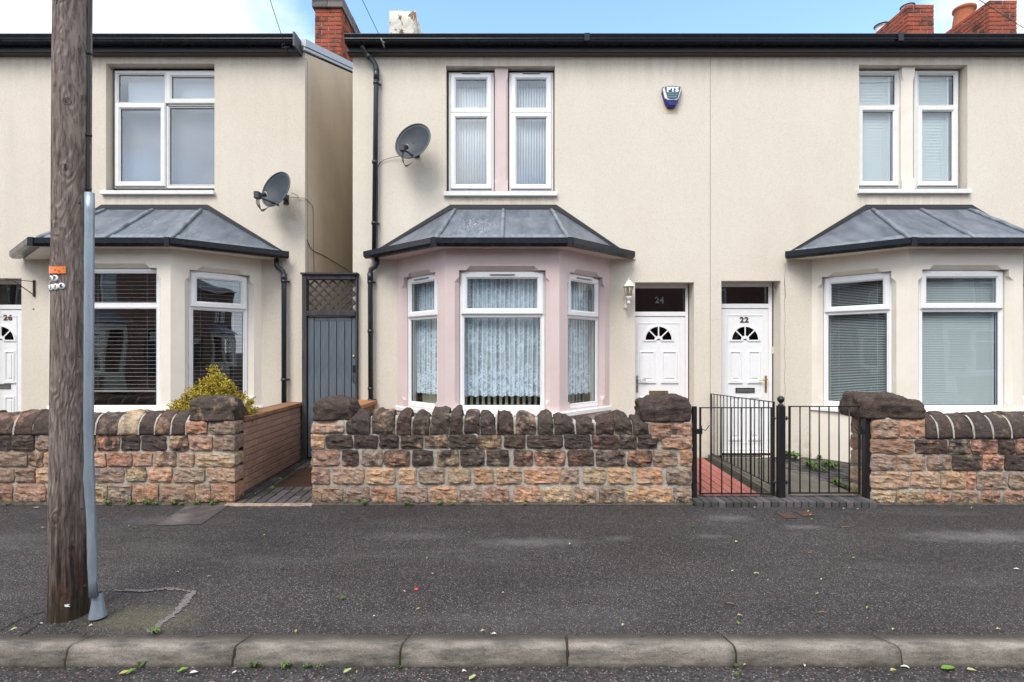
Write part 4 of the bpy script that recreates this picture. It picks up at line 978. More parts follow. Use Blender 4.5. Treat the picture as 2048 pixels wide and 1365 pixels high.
# the tapering whitewashed stack of 24
cw = bpy.data.objects.new('chimney', None); D_ = 11.4; xw0, xw1 = px(777, D_), px(833, D_); put(cw, ((xw0+xw1)/2, D_+.4, 7.2), h24)
zt_ = pz(22, D_); n = 10; g = G(); vs = []
bm = bmesh.new(); bmesh.ops.create_cube(bm, size=1); bmesh.ops.subdivide_edges(bm, edges=bm.edges, cuts=9, use_grid_fill=True)
for v in bm.verts:
    t = v.co.z+.5; k = 1-.05*t; e = .018*noise.noise(v.co*5)+.008*noise.noise(v.co*17)
    edge = .03*noise.noise(v.co*7+Vector((3, 3, 3))) if t > .98 else 0
    v.co = Vector(((xw0+xw1)/2+v.co.x*(xw1-xw0)*k*(1+e), D_+.45+v.co.y*.9*(1+e), 7.0+(zt_-7.0)*t+edge))
bm.verts.index_update(); g.add([v.co.copy() for v in bm.verts], [tuple(v.index for v in f.verts) for f in bm.faces], True); bm.free()
g.build('stack', WHITEDBRICK, cw)
# ---------------------------------------------------------------- stone garden walls
WS = F/DW
def stone_mesh(x0, x1, y0, y1, z0, z1, seed, cuts=5, bulge=.015, rough=.016, kind='ashlar', peak=0, lean=0, only=None):
    """a hand-dressed stone: box subdivided, edges worn, face pillowed and pitted"""
    bm = bmesh.new(); bmesh.ops.create_cube(bm, size=2)
    bmesh.ops.subdivide_edges(bm, edges=bm.edges, cuts=cuts, use_grid_fill=True)
    cx, cy, cz = (x0+x1)/2, (y0+y1)/2, (z0+z1)/2; hx, hy, hz = (x1-x0)/2, (y1-y0)/2, (z1-z0)/2; sv = Vector((seed*3.7, seed*1.3, seed*7.1))
    for v in bm.verts:
        u, w_, t = v.co; U, W_, T = u, w_, t
        if kind == 'ashlar':
            k = .82
            # round the outline of the front face
            ru = math.copysign(abs(u)**1.0, u); 
            lim = (max(0, abs(u)-.6)/.4)**2*(max(0, abs(t)-.5)/.5)**2
            x = cx+hx*u*(1-.05*lim); z = cz+hz*t*(1-.09*lim); y = cy+hy*w_
            if w_ < .99: fr = 0
            f = (1-abs(u)**9)*(1-abs(t)**7)
            tlt = .25*noise.noise(sv)*t+.2*noise.noise(sv*2)*u
            if w_ <= -.99: y -= bulge*f*(.55+tlt)
            p = Vector((x, y, z))
            e = noise.noise(p*13+sv)*rough*1.1+noise.noise(p*31+sv)*rough*.8-abs(noise.noise(Vector((p.x*7, p.y*6, p.z*30))+sv))*rough*.85
            if w_ <= -.99: y += e*(.35+f)
            x += noise.noise(p*16+sv*2)*.012*(1 if abs(u) > .9 else .4); z += noise.noise(p*16+sv*3)*.011
        elif kind == 'cope':      # upright coping stones, irregular rounded heads
            tt = (t+1)/2
            r1 = noise.noise(sv*1.7); hd = 1-(.13+.14*r1)*(max(0, tt-.45)/.55)**2.2
            x = cx+hx*u*hd+lean*tt*.02+peak*.3*hx*max(0, tt-.5); y = cy+hy*w_*(1-.35*(max(0, tt-.5)/.5)**2)
            z = z0+2*hz*tt*(1-(.13+.13*noise.noise(sv*2.3))*(abs(u-peak)**2.4)*tt*tt-.16*(w_*w_)*tt*tt)
            p = Vector((x, y, z)); 
            e = noise.noise(p*11+sv)*.020+noise.noise(p*27+sv)*.018
            y += e if w_ < 0 else 0; z += (noise.noise(p*9+sv*2)*.036+noise.noise(p*25+sv)*.020)*tt; x += noise.noise(p*12+sv*3)*.009
            if w_ <= -.99: y -= .016*(1-u**4)*(1-t**4)
        elif kind == 'round':     # half-round coping
            tt = (t+1)/2; 
            ang = math.pi*(.0+.5*1)
            y = cy+hy*w_*math.sqrt(max(0.0, 1-(tt*.94)**2.6)); z = z0+2*hz*(tt if True else 0)*(1-.10*w_*w_)
            x = cx+hx*u+lean*tt
            p = Vector((x, y, z)); e = noise.noise(p*10+sv)*.016+noise.noise(p*26+sv)*.008
            y += e; z += e*tt*1.2; x += noise.noise(p*12+sv*3)*.006
        else:                     # boulder cap
            q = Vector((u, w_, t)); l = max(abs(u), abs(w_), abs(t)); sph = q.normalized()*l*1.18; k = .55 if t > 0 else .15
            kk = k*(max(0, (t+1)/2))**.7 if t > -1 else .12
            r = q.lerp(sph, min(.78, kk+.15)); 
            x = cx+hx*max(-1, min(1, r.x))*(1 if peak == 0 else 1+0*peak); y = cy+hy*r.y; z = cz+hz*r.z
            if t <= -.99: z = z0
            p = Vector((x, y, z)); e = noise.noise(p*5+sv)*.030+noise.noise(p*13+sv)*.022+noise.noise(p*34+sv)*.013-.008
            n_ = Vector((u, w_, max(0, t))).normalized(); x += n_.x*e; y += n_.y*e; z += n_.z*e*1.2+lean*u*(t+1)*.5
            cr_ = noise.noise(Vector((x*1.5, y*3, (z-cz)*11))+sv)
            y += .018*max(0, cr_)*(1 if w_ < 0 else 0)
        v.co = Vector((x, y, z))
    bm.verts.index_update()
    vs = [v.co.copy() for v in bm.verts]; fs = [tuple(v.index for v in f.verts) for f in bm.faces]; bm.free()
    return vs, fs
TONES = [(.47, .295, .21), (.46, .26, .19), (.47, .33, .23), (.40, .29, .225), (.34, .265, .215), (.46, .36, .26), (.38, .245, .19), (.31, .235, .20)]
rs = random.Random(21)
def stone(parent, x0, x1, y0, y1, z0, z1, soot, **k):
    seed = rs.random()*50
    vs, fs = stone_mesh(x0, x1, y0, y1, z0, z1, seed, **k)
    g = G().add(vs, fs, k.get('kind', 'ashlar') not in ('ashlar', 'cope')); nm = 'coping_stone' if k.get('kind') in ('cope', 'round') else ('cap_stone' if k.get('kind') == 'cap' else 'stone')
    o = g.build(nm, STONE, parent, fix=False)
    c = rs.choice(TONES); q = rs.uniform(.82, 1.18)
    o.color = (c[0]*q*1.13, c[1]*q*1.16, c[2]*q*1.16, max(0, min(1, soot+rs.gauss(0, .17))))
    return o
def mortar_core(parent, x0, x1, y0, y1, z0, z1):
    bm = bmesh.new(); bmesh.ops.create_cube(bm, size=1)
    nx = int((x1-x0)/.03)
    g = G(); nz = max(2, int((z1-z0)/.03)); vs = []; fs = []
    for (face) in ('f', 'b'):
        b = len(vs); Y = y0 if face == 'f' else y1
        for j in range(nz+1):
            for i in range(nx+1):
                x = x0+(x1-x0)*i/nx; z = z0+(z1-z0)*j/nz
                vs.append((x, Y+(.010*noise.noise(Vector((x*22, z*22, 1)))+.006*noise.noise(Vector((x*60, z*60, 2))))*(1 if face == 'f' else -1), z))
        fs += [(b+j*(nx+1)+i, b+j*(nx+1)+i+1, b+(j+1)*(nx+1)+i+1, b+(j+1)*(nx+1)+i) for j in range(nz) for i in range(nx)]
    n1 = (nx+1)*(nz+1); bm.free()
    top = [nz*(nx+1)+i for i in range(nx+1)]; fs += [(top[i], top[i+1], n1+top[i+1], n1+top[i]) for i in range(nx)]
    for i in (0, nx): col = [j*(nx+1)+i for j in range(nz+1)]; fs += [(col[j], col[j+1], n1+col[j+1], n1+col[j]) for j in range(nz)]
    g.add(vs, fs, True); return g.build('mortar', MORTAR, parent)
def PX(v): return px(v, DW)
def PZ(v): return pz(v, DW)
THK = .33
def course(parent, spans, zt, zb, soots, ends=(None, None), xo=0):
    """spans in photo pixels"""
    n = len(spans)
    for i, (a, b) in enumerate(spans):
        s = soots(i/(max(1, n-1))) if callable(soots) else soots
        full = (i == 0 and ends[0]) or (i == n-1 and ends[1])
        ov = .25
        dj = rs.uniform(-.006, .006)
        stone(parent, PX(a-.5)+(.003 if i == 0 else 0), PX(b+.5)-(.003 if i == n-1 else 0), DW+dj, DW+(THK if full else .14), PZ(zb+.6)+rs.uniform(-.004, .003), PZ(zt-.4)+rs.uniform(-.004, .005), s, cuts=8)
def sp(l, s, o): return [(o+a/s, o+b/s) for a, b in l]

def round_joint(parent, xm, z0, H, w_):
    cy, hy = DW+.155, .165; pr_ = []
    for k in range(13):
        tt = k/12; pr_.append((cy-hy*math.sqrt(max(0, 1-(tt*.94)**2.6))+.002, z0+H*tt))
    pr_ += [(2*cy-a_, b_) for a_, b_ in pr_[::-1]]
    vs = []
    for a_, b_ in pr_: e = .004*noise.noise(Vector((xm*7, a_*30, b_*30))); vs += [(xm-w_+e, a_, b_), (xm+w_+e, a_, b_)]
    G().add(vs, [(2*k, 2*k+1, 2*k+3, 2*k+2) for k in range(len(pr_)-1)], True).build('joint', MORTAR, parent)
# centre wall in front of the pink bay
wc = empty('stone_wall', (-.1, DW+.16, .16), 'low sooty stone garden wall in front of the pink bay, spiky upright coping', 'stone wall', 'stone garden walls along the pavement')
A_ = lambda l: sp(l, 4.876, 590); B_ = lambda l: sp(l, 4.655, 980)
course(wc, A_([(160, 470)]), 848, 866, .45, (1, 0))
course(wc, B_([(1490, 1685), (1700, 1885)]), 847, 879, .35, (0, 1))
course(wc, A_([(155, 290), (305, 560), (580, 805), (825, 1005), (1030, 1245), (1265, 1490), (1505, 1765), (1780, 2010)])+B_([(130, 325), (345, 675), (695, 935), (950, 1195), (1210, 1365), (1380, 1555), (1600, 1885)]), 870.5, 897,
       lambda t: .15 if t < .05 else (.80 if t < .95 else .05), (1, 1))
course(wc, A_([(155, 430), (460, 615), (650, 850), (870, 1115), (1145, 1345), (1380, 1590), (1615, 1845), (1870, 2085)])+B_([(220, 395), (415, 700), (725, 970), (990, 1260), (1285, 1505), (1520, 1740), (1775, 1885)]), 901, 932,
       lambda t: .15 if t < .05 else (.52 if t < .88 else .2), (1, 1))
course(wc, A_([(158, 330), (370, 665), (700, 970), (1010, 1180), (1210, 1455), (1490, 1710), (1745, 1935), (1960, 2085)])+B_([(65, 290), (320, 640), (660, 830), (870, 1075), (1100, 1335), (1370, 1605), (1645, 1880)]), 937, 968, lambda t: .12, (1, 1))
course(wc, A_([(165, 460), (490, 725), (745, 985), (1020, 1280), (1310, 1575), (1605, 1820), (1845, 2080)])+B_([(225, 470), (490, 760), (785, 975), (1020, 1245), (1265, 1690), (1715, 1880)]), 974, 1007, lambda t: .22, (1, 1))
mortar_core(wc, PX(624.5), PX(1382.5), DW+.012, DW+THK-.01, .10, PZ(868.5))
mortar_core(wc, PX(625), PX(700), DW+.012, DW+THK-.01, PZ(870), PZ(842))
mortar_core(wc, PX(1298), PX(1384), DW+.012, DW+THK-.01, PZ(870), PZ(845))
tops = {}
cA = A_([(505, 735), (750, 980), (985, 1130), (1140, 1310), (1315, 1495), (1508, 1640), (1645, 1800), (1810, 1960), (1980, 2085+60)])
cAt = [320, 305, 308, 330, 285, 288, 320, 335, 318]
cB = B_([(78, 222), (238, 430), (440, 592), (602, 792), (800, 972), (975, 1158), (1165, 1332), (1335, 1484)])
cBt = [303, 318, 312, 340, 350, 335, 312, 355]
pk = [.3, .1, .2, -.2, -.1, .45, -.1, -.2, .1, 0, -.1, .1, -.3, -.1, .3, -.4, -.35]
cc_ = [(a, b, 760+t/4.876) for (a, b), t in zip(cA, cAt)]+[(a, b, 760+t/4.655) for (a, b), t in zip(cB, cBt)]
cc_[8] = (cc_[8][0], 980+64/4.655, cc_[8][2])
for (a, b, t), p_ in zip(cc_, pk):
    stone(wc, PX(a)+.004, PX(b)-.004, DW-.005, DW+.27, PZ(868.5), PZ(t)+.015, .86, kind='cope', peak=p_, cuts=7, lean=rs.uniform(-1, 1))
mortar_core(wc, PX(690), PX(1296), DW+.035, DW+.22, PZ(871), PZ(846))
for a, b in zip(cc_[:-1], cc_[1:]):      # pointed mortar between the coping stones
    xm = PX((a[1]+b[0])/2); hgt = min(PZ(a[2]), PZ(b[2]))-PZ(868.5)
    g = G(); vs = []
    for k in range(7):
        t = k/6; w_ = .010+.003*noise.noise(Vector((xm*9, k, 0)))+.006*t; y = DW+.008+.05*t*t; z = PZ(869)+hgt*.80*t; x = xm+.006*noise.noise(Vector((xm*5, k*.8, 4)))
        vs += [(x-w_, y, z), (x+w_, y, z), (x+w_, DW+.2, z), (x-w_, DW+.2, z)]
    fs = [(k*4+i, k*4+(i+1) % 4, k*4+4+(i+1) % 4, k*4+4+i) for k in range(6) for i in range(4)]+[(24, 25, 26, 27)]
    g.add(vs, fs, True).build('joint', MORTAR, wc)
stone(wc, PX(620.5), PX(704), DW-.02, DW+.36, PZ(841.5), PZ(798), .9, kind='cap', cuts=16)
stone(wc, PX(1280.5), PX(1386.5), DW-.02, DW+.36, PZ(844), PZ(794), .85, kind='cap', cuts=16)
G().prism([(PX(624), PZ(848.5)), (PX(690), PZ(848.5)), (PX(698), PZ(830)), (PX(682), PZ(841)), (PX(626), PZ(841))], DW+.012, DW+.2, 'y').build('mortar_bed', MORTAR, wc)
G().box(PX(1290), PX(1384), DW+.012, DW+.2, PZ(847), PZ(843)).build('mortar_bed', MORTAR, wc)

# right wall beyond the gates
wr = empty('stone_wall', (5.6, DW+.16, .16), 'low stone wall right of the gates, orange lower stones and rounded dark coping', 'stone wall', 'stone garden walls along the pavement')
E_ = lambda l: sp(l, 4.876, 1660)
course(wr, E_([(405, 675), (685, 930)]), 760+390/4.876, 760+568/4.876, .12, (1, 0))
course(wr, E_([(400, 815), (838, 1150), (1165, 1367), (1383, 1632), (1648, 1805), (1820, 2050)]), 760+580/4.876, 760+722/4.876, lambda t: .0 if t < .1 else .75, (1, 0))
course(wr, E_([(402, 645), (660, 930), (955, 1182), (1200, 1478), (1490, 1690), (1708, 1990)]), 760+738/4.876, 760+882/4.876, lambda t: .1 if t < .3 else .5, (1, 0))
course(wr, E_([(400, 775), (795, 1068), (1083, 1328), (1342, 1412), (1433, 1718), (1752, 2020)]), 760+898/4.876, 760+1064/4.876, lambda t: .1, (1, 0))
course(wr, E_([(402, 638), (655, 902), (930, 1162), (1198, 1448), (1480, 1662), (1700, 1990)]), 760+1082/4.876, 760+1225/4.876, lambda t: .15, (1, 0))
# behind the frame edge the wall simply goes on
def more_courses(parent, xs, xe, rows):
    for (zt, zb, so_) in rows:
        x = xs+rs.uniform(0, 15)
        while x < xe:
            w_ = rs.uniform(36, 60); stone(parent, PX(x), PX(x+w_), DW, DW+.14, PZ(zb), PZ(zt), so_, cuts=5); x += w_+4
rows = [(879, 908, .7), (911, 941, .5), (944, 978, .15), (982, 1011, .15)]
more_courses(wr, 2086, 3000, rows)
mortar_core(wr, PX(1745), PX(3020), DW+.012, DW+THK-.01, .10, PZ(878.5)); mortar_core(wr, PX(1745), PX(1851), DW+.012, DW+THK-.01, PZ(878), PZ(838))
cp = [(1852, 1874), (1876, 1905), (1908, 1945), (1949, 1983), (1987, 2020), (2024, 2062), (2066, 2100), (2104, 2140), (2144, 2180), (2184, 2220), (2224, 2262), (2266, 2300), (2304, 2345), (2349, 2390), (2394, 2430), (2434, 2480), (2484, 2540)]+[(2544+i*42, 2582+i*42) for i in range(11)]
for a, b in cp:
    stone(wr, PX(a)+.003, PX(b)-.003, DW-.01, DW+.32, PZ(877), PZ(829)+rs.uniform(-.01, .015), .92, kind='round', cuts=7)
    round_joint(wr, PX(b+2), PZ(877), .225, .011)
stone(wr, PX(1722), PX(1853), DW-.03, DW+.40, PZ(838), PZ(789), .97, kind='cap', cuts=16, lean=-.035)
G().box(PX(1745), PX(1850), DW+.012, DW+.25, PZ(841), PZ(836)).build('mortar_bed', MORTAR, wr)

# left wall behind the pole
THK = .18
wl = empty('stone_wall', (-4.2, DW+.16, .16), 'low stone wall left of the passage, partly behind the telegraph pole', 'stone wall', 'stone garden walls along the pavement')
H_ = lambda l: sp(l, 3.2, 0)
def row(l, zt, zb, so_, e=1): course(wl, H_(l), 750+zt/3.2, 750+zb/3.2, so_, (0, e))
row([(1190, 1325), (1338, 1503)], 302, 378, lambda t: .3)
row([(-60, 65), (75, 215), (230, 345), (360, 480), (495, 605), (620, 760), (775, 890), (905, 1060), (1088, 1202), (1215, 1358), (1370, 1503)], 388, 484, lambda t: .78 if t < .85 else .1)
row([(-50, 175), (185, 270), (282, 420), (435, 590), (605, 672), (686, 840), (850, 970), (985, 1122), (1140, 1237), (1256, 1503)], 500, 585, lambda t: .35 if t < .8 else .05)
row([(-60, 85), (98, 222), (230, 350), (365, 545), (560, 790), (805, 932), (950, 1096), (1110, 1305), (1328, 1503)], 598, 686, lambda t: .15)
row([(-70, 75), (90, 290), (302, 460), (475, 545), (560, 682), (695, 838), (855, 1012), (1025, 1242), (1255, 1345), (1352, 1503)], 702, 818, lambda t: .18)
for (zt, zb, so_) in ((871, 901, .75), (906, 933, .4), (937, 964, .15), (970, 1005, .15)):
    x = -30
    while x > -1150:
        w_ = rs.uniform(36, 60); stone(wl, PX(x-w_), PX(x), DW, DW+.14, PZ(zb), PZ(zt), so_, cuts=5); x -= w_+4
mortar_core(wl, PX(-1150), PX(462), DW+.012, DW+.15, .10, PZ(870)); mortar_core(wl, PX(373), PX(462), DW+.012, DW+.15, PZ(870), PZ(842))
lc = [(-18, 27), (29, 66), (66, 103), (105, 145), (147, 190), (194, 236), (239, 276), (278, 309), (311, 341), (343, 371)]+[(-58-i*40, -21-i*40) for i in range(27)]
for a, b in lc:
    stone(wl, PX(a)+.003, PX(b)-.003, DW-.01, DW+.32, PZ(870), PZ(827)+rs.uniform(-.012, .02), .82, kind='round', cuts=7)
    round_joint(wl, PX(b+1.2), PZ(870), .205, .010)
stone(wl, PX(374), PX(471), DW-.02, DW+.23, PZ(843), PZ(792.5), .72, kind='cap', cuts=16, lean=.0)

THK = .33
# ---------------------------------------------------------------- brick side walls of the passage and the yard
bw_ = empty('brick_wall', (-2.9, 6.4, .17), 'low pale pink brick wall with brown coping beside the passage', 'brick wall')
nb = 10
def zg(y): return .185+(y-5.7)*.05
xr = -2.845
first = None
for c in range(nb+1):
    z = .245+c*.0735-.0735
    y = 5.57+(.11 if c % 2 else 0); yy = []
    if c % 2: yy.append((5.57, 5.57+.105))
    while y < 7.2: yy.append((y, min(y+.215, 7.22))); y += .225
    for ya, yb in yy:
        if yb-ya < .04: continue
        xx = xr-(ya-5.57)*.03
        G().box(xx-.1, xx, ya, yb, z, z+.0655).build('brick', PALEBRICK if c else BLUEBRICK, bw_, bevel=.004)
for c in range(1):
    G().add([(xr-.19, 5.57, .10), (xr-.006, 5.57, .10), (xr-.006, 5.57, .985), (xr-.19, 5.57, .985), (xr-.24, 7.23, .10), (xr-.056, 7.23, .10), (xr-.056, 7.23, .985), (xr-.24, 7.23, .985)], [(0, 1, 2, 3), (4, 7, 6, 5), (1, 5, 6, 2), (0, 3, 7, 4), (3, 2, 6, 7), (0, 4, 5, 1)]).build('mortar_core', Mt('grey_brown_mortar', (.19, .15, .13), .9).m, bw_)
y = 5.57
while y < 7.15:
    xx = xr-(y-5.57)*.03; G().box(xx-.225, xx+.02, y, y+.217, .985, 1.035).build('coping_brick', COPEBRICK, bw_, bevel=.006); y += .224
G().box(xr-.12, xr+.02, 5.57, 7.2, .10, .19).build('footing', CONC, bw_)
# short brick return behind the left pier of the centre wall
br = empty('brick_wall', (-2.0, 6.5, .17), 'low orange brick wall running back from the boulder-capped pier to the downpipe', 'brick wall')
for c in range(11):
    y = 5.72+(.11 if c % 2 else 0)
    while y < 7.1: G().box(-2.12, -1.90, y, y+.215, .20+c*.0735, .2655+c*.0735).build('brick', COPEBRICK, br, bevel=.004); y += .225
y = 5.72; orange = brick_mat('orange_coping_brick', (.45, .22, .10), (.36, .17, .085), (.12, .08, .05), .5)
while y < 7.1: G().box(-2.14, -1.86, y, y+.217, 1.01, 1.065).build('coping_brick', orange, br, bevel=.006); y += .224
G().box(-2.10, -1.92, 5.73, 7.22, .1, 1.0).build('mortar_core', MORTAR, br)

# ---------------------------------------------------------------- passage floor, gate step, paths
def paver(parent, x0, x1, y0, y1, z, mat, th=.05, bev=.004):
    return G().box(x0, x1, y0, y1, z-th, z).build('paver', mat, parent, bevel=bev)
pf = empty('passage_paving', (-2.5, 6.2, .17), kind='structure')
rp = random.Random(4)
x = -2.72
G().box(-2.88, -2.02, 5.30, 7.3, .02, .150).build('bedding', JOINT, pf)
zf = lambda y: .172+(y-5.35)*.05
def fpaver(x0, x1, y0, y1, mat, j=.006):
    y0 += .006; y1 -= .006; x0 += rp.uniform(0, .003)
    G().add([(x0+j, y0+j, zf(y0)-.03), (x1-j, y0+j, zf(y0)-.03), (x1-j, y1-j, zf(y1)-.03), (x0+j, y1-j, zf(y1)-.03), (x0+j, y0+j, zf(y0)), (x1-j, y0+j, zf(y0)), (x1-j, y1-j, zf(y1)), (x0+j, y1-j, zf(y1))],
            [(4, 5, 6, 7), (0, 1, 5, 4), (1, 2, 6, 5), (2, 3, 7, 6), (3, 0, 4, 7)]).build('paver', mat, pf, bevel=.003)
for r in range(8):
    xa = -2.865+r*.105; y = 5.32+(.1 if r % 2 else 0)
    if r % 2: fpaver(xa, xa+.105, 5.32, 5.42, PAVEBRICK)
    while y < 7.2:
        yb = y+.205
        if not (xa > -2.75 and y > 5.88 and y < 6.62): fpaver(xa, xa+.105, y, yb, PAVEBRICK)
        y = yb
# cast cover with ribs
mc = empty('manhole_cover', (-2.35, 6.3, .2), 'rusty brown ribbed inspection cover set in the passage paving', 'manhole cover')
cz = lambda y: zf(y)+.004
G().add([(-2.70, 5.93, cz(5.93)), (-2.05, 5.93, cz(5.93)), (-2.05, 6.68, cz(6.68)), (-2.70, 6.68, cz(6.68)), (-2.70, 5.93, cz(5.93)-.04), (-2.05, 5.93, cz(5.93)-.04), (-2.05, 6.68, cz(6.68)-.04), (-2.70, 6.68, cz(6.68)-.04)], [(0, 1, 2, 3), (0, 4, 5, 1), (1, 5, 6, 2), (2, 6, 7, 3), (3, 7, 4, 0)]).build('lid', RUST, mc)
g = G()
for i in range(24):
    xx = -2.68+i*.026; g.add([(xx, 5.95, cz(5.95)+.006), (xx+.011, 5.95, cz(5.95)+.006), (xx+.011, 6.66, cz(6.66)+.006), (xx, 6.66, cz(6.66)+.006), (xx, 5.95, cz(5.95)), (xx+.011, 5.95, cz(5.95)), (xx+.011, 6.66, cz(6.66)), (xx, 6.66, cz(6.66))], [(0, 1, 2, 3), (0, 4, 5, 1), (1, 5, 6, 2), (3, 2, 6, 7), (0, 3, 7, 4)])
g.build('ribs', RUST, mc)
# step at the gates: blue bricks on edge
st = empty('gate_step', (2.7, 5.38, .17), kind='structure')
G().box(1.86, 3.66, 5.28, 5.48, .05, .212).build('bedding', JOINT, st)
x = 1.85; 
while x < 3.62:
    t = rp.uniform(-.002, .003); G().box(x, x+.066, 5.258+rp.uniform(-.003, .003), 5.50, .145, .222+t).build('brick', BLUEBRICK, st, bevel=.006); x += .0755
# red herringbone-laid path to number 24
rpth = empty('red_path', (2.3, 6.3, .2), kind='structure')
zy = lambda y: .226+(y-5.5)*.030
sheet_ = G().add([(1.55, 5.5, zy(5.5)-.012), (2.71, 5.5, zy(5.5)-.012), (2.71, 7.24, zy(7.24)-.012), (1.55, 7.24, zy(7.24)-.012)], [(0, 1, 2, 3)]).build('bedding', JOINT, rpth)
for r in range(11):
    xa = 1.60+r*.101; y = 5.505-(.1 if r % 2 else 0)
    while y < 7.2:
        ya, yb = max(y, 5.505), min(y+.2, 7.22)
        if yb-ya > .03 and xa+.098 < 2.70:
            G().add([(xa+.004, ya+.004, zy(ya)-.02), (xa+.095, ya+.002, zy(ya)-.02), (xa+.097, yb-.002, zy(yb)-.02), (xa+.002, yb-.002, zy(yb)-.02), (xa+.004, ya+.004, zy(ya)), (xa+.096, ya+.004, zy(ya)), (xa+.096, yb-.004, zy(yb)), (xa+.004, yb-.004, zy(yb))],
                    [(4, 5, 6, 7), (0, 1, 5, 4), (1, 2, 6, 5), (2, 3, 7, 6), (3, 0, 4, 7)]).build('paver', REDPAVE, rpth, bevel=.003)
        y += .2
# the yard of 22: concrete slab, then grey blocks
yc = sheet('yard_slab', CONC, 2.76, 3.62, 5.5, 7.24, lambda x, y: zy(y)-.006+.004*noise.noise(Vector((x*3, y*3, 0))), 8, 12)
yp = empty('yard_paving', (4.2, 6.3, .2), kind='structure')
G().add([(3.60, 5.5, zy(5.5)-.03), (4.9, 5.5, zy(5.5)-.03), (4.9, 7.24, zy(7.24)-.03), (3.60, 7.24, zy(7.24)-.03)], [(0, 1, 2, 3)]).build('bedding', JOINT, yp)
for r in range(12):
    xa = 3.45+r*.104; y = 5.74-(.1 if r % 2 else 0)+r*.0
    while y < 7.1:
        if xa > 3.40+max(0, (6.4-y))*.35: G().box(xa, xa+.099, y, y+.2, zy(y)-.06, zy(y+.1)-.004).build('paver', PAVEBRICK, yp, bevel=.003)
        y += .205
G().add([(2.705, 5.5, .2), (2.765, 5.5, .2), (2.765, 7.24, .25), (2.705, 7.24, .25), (2.705, 5.5, zy(5.5)+.03), (2.765, 5.5, zy(5.5)+.03), (2.765, 7.24, zy(7.24)+.03), (2.705, 7.24, zy(7.24)+.03)],
        [(4, 5, 6, 7), (0, 1, 5, 4), (1, 2, 6, 5), (2, 3, 7, 6), (3, 0, 4, 7)]).build('edging_kerb', CONC)
bpy.data.objects['edging_kerb']['kind'] = 'structure'
# dark gap at the foot of the rendered walls
# ---------------------------------------------------------------- iron gates and railing
DG = 5.43
def gx(x): return px(x, DG)
def gz(y): return pz(y, DG)
def bar(r=.0058): pass
def gate(label, xs, ztop, zbot, latch_side):
    t = empty('metal_gate', ((xs[0]+xs[-1])/2, DG, zbot), label, 'gate', 'black iron gates on the brick step')
    fr = G(); s = .009
    fr.box(xs[0]-s, xs[0]+s, DG-s, DG+s, zbot-.01, ztop).box(xs[-1]-s, xs[-1]+s, DG-s, DG+s, zbot-.01, ztop)
    fr.box(xs[0]-s, xs[-1]+s, DG-.011, DG+.011, ztop-.004, ztop+.006).box(xs[0]+s, xs[-1]-s, DG-.011, DG+.011, zbot-.002, zbot+.012)
    fr.build('gate_frame', IRON, t)
    o = G().tube([(xs[1], DG, zbot+.012), (xs[1], DG, ztop-.004)], .0066, 6, sm=True).build('bar', IRON, t)
    for x in xs[2:-1]: twin(o, (x, DG, zbot+.012), t)
    d = latch_side; xe = xs[0] if d < 0 else xs[-1]; z = gz(862)
    g = G().box(xe-.012+(-.045 if d < 0 else 0), xe+.012+(.045 if d > 0 else 0), DG-.03, DG-.008, z-.03, z+.022)
    g.tube([(xe, DG-.02, z+.03), (xe-d*.04, DG-.03, z+.005), (xe-d*.085, DG-.03, z+.06)], .005, 6); g.box(xe-.006, xe+.006, DG-.034, DG-.006, z-.01, z+.055)
    g.build('latch', IRON, t)
    xh = xs[-1] if d < 0 else xs[0]
    for zz in (gz(837), gz(965)): G().tube([(xh, DG, zz), (xh-d*.045, DG, zz)], .006, 6).tube([(xh-d*.03, DG, zz-.022), (xh-d*.03, DG, zz+.022)], .008, 8).build('hinge', IRON, t)
    return t
gate('black iron gate closing the red brick path, left of the ball-topped post', [gx(v) for v in (1400.5, 1422, 1443.5, 1463, 1482.5, 1502, 1523, 1543)], gz(816), gz(988.5), -1)
gate('black iron gate before the weedy yard, right of the ball-topped post', [gx(v) for v in (1579, 1600, 1619.5, 1638.5, 1658, 1678, 1698.5, 1718.5)], gz(813.5), gz(987), 1)
pt = empty('gate_post', (gx(1561.5), DG, .22), 'square black post with ball finial standing between the two gates', 'post', 'gate posts')
xp = gx(1561.7); w2 = .033
G().box(xp-w2, xp+w2, DG-w2, DG+w2, .20, gz(812)).build('post', IRON, pt, bevel=.003)
G().lathe([(0, 0), (.030, 0), (.030, .012), (.016, .018), (.013, .026), (.022, .034)]+[(.036*math.sin(R(a)), .066-.036*math.cos(R(a))) for a in range(30, 181, 15)], (xp, DG, gz(812)), 16).build('ball_finial', IRON, pt)
for xx, lb, wd in ((gx(1388.5), 'flat black gate post bolted to the left wall end', .022), (gx(1733.5), 'square black gate post against the right wall end', .032)):
    p = G().box(xx-wd, xx+wd, DG-wd, DG+wd, .21, gz(813)).build('gate_post', IRON, bevel=.003); tag(p, lb, 'post', 'gate posts')
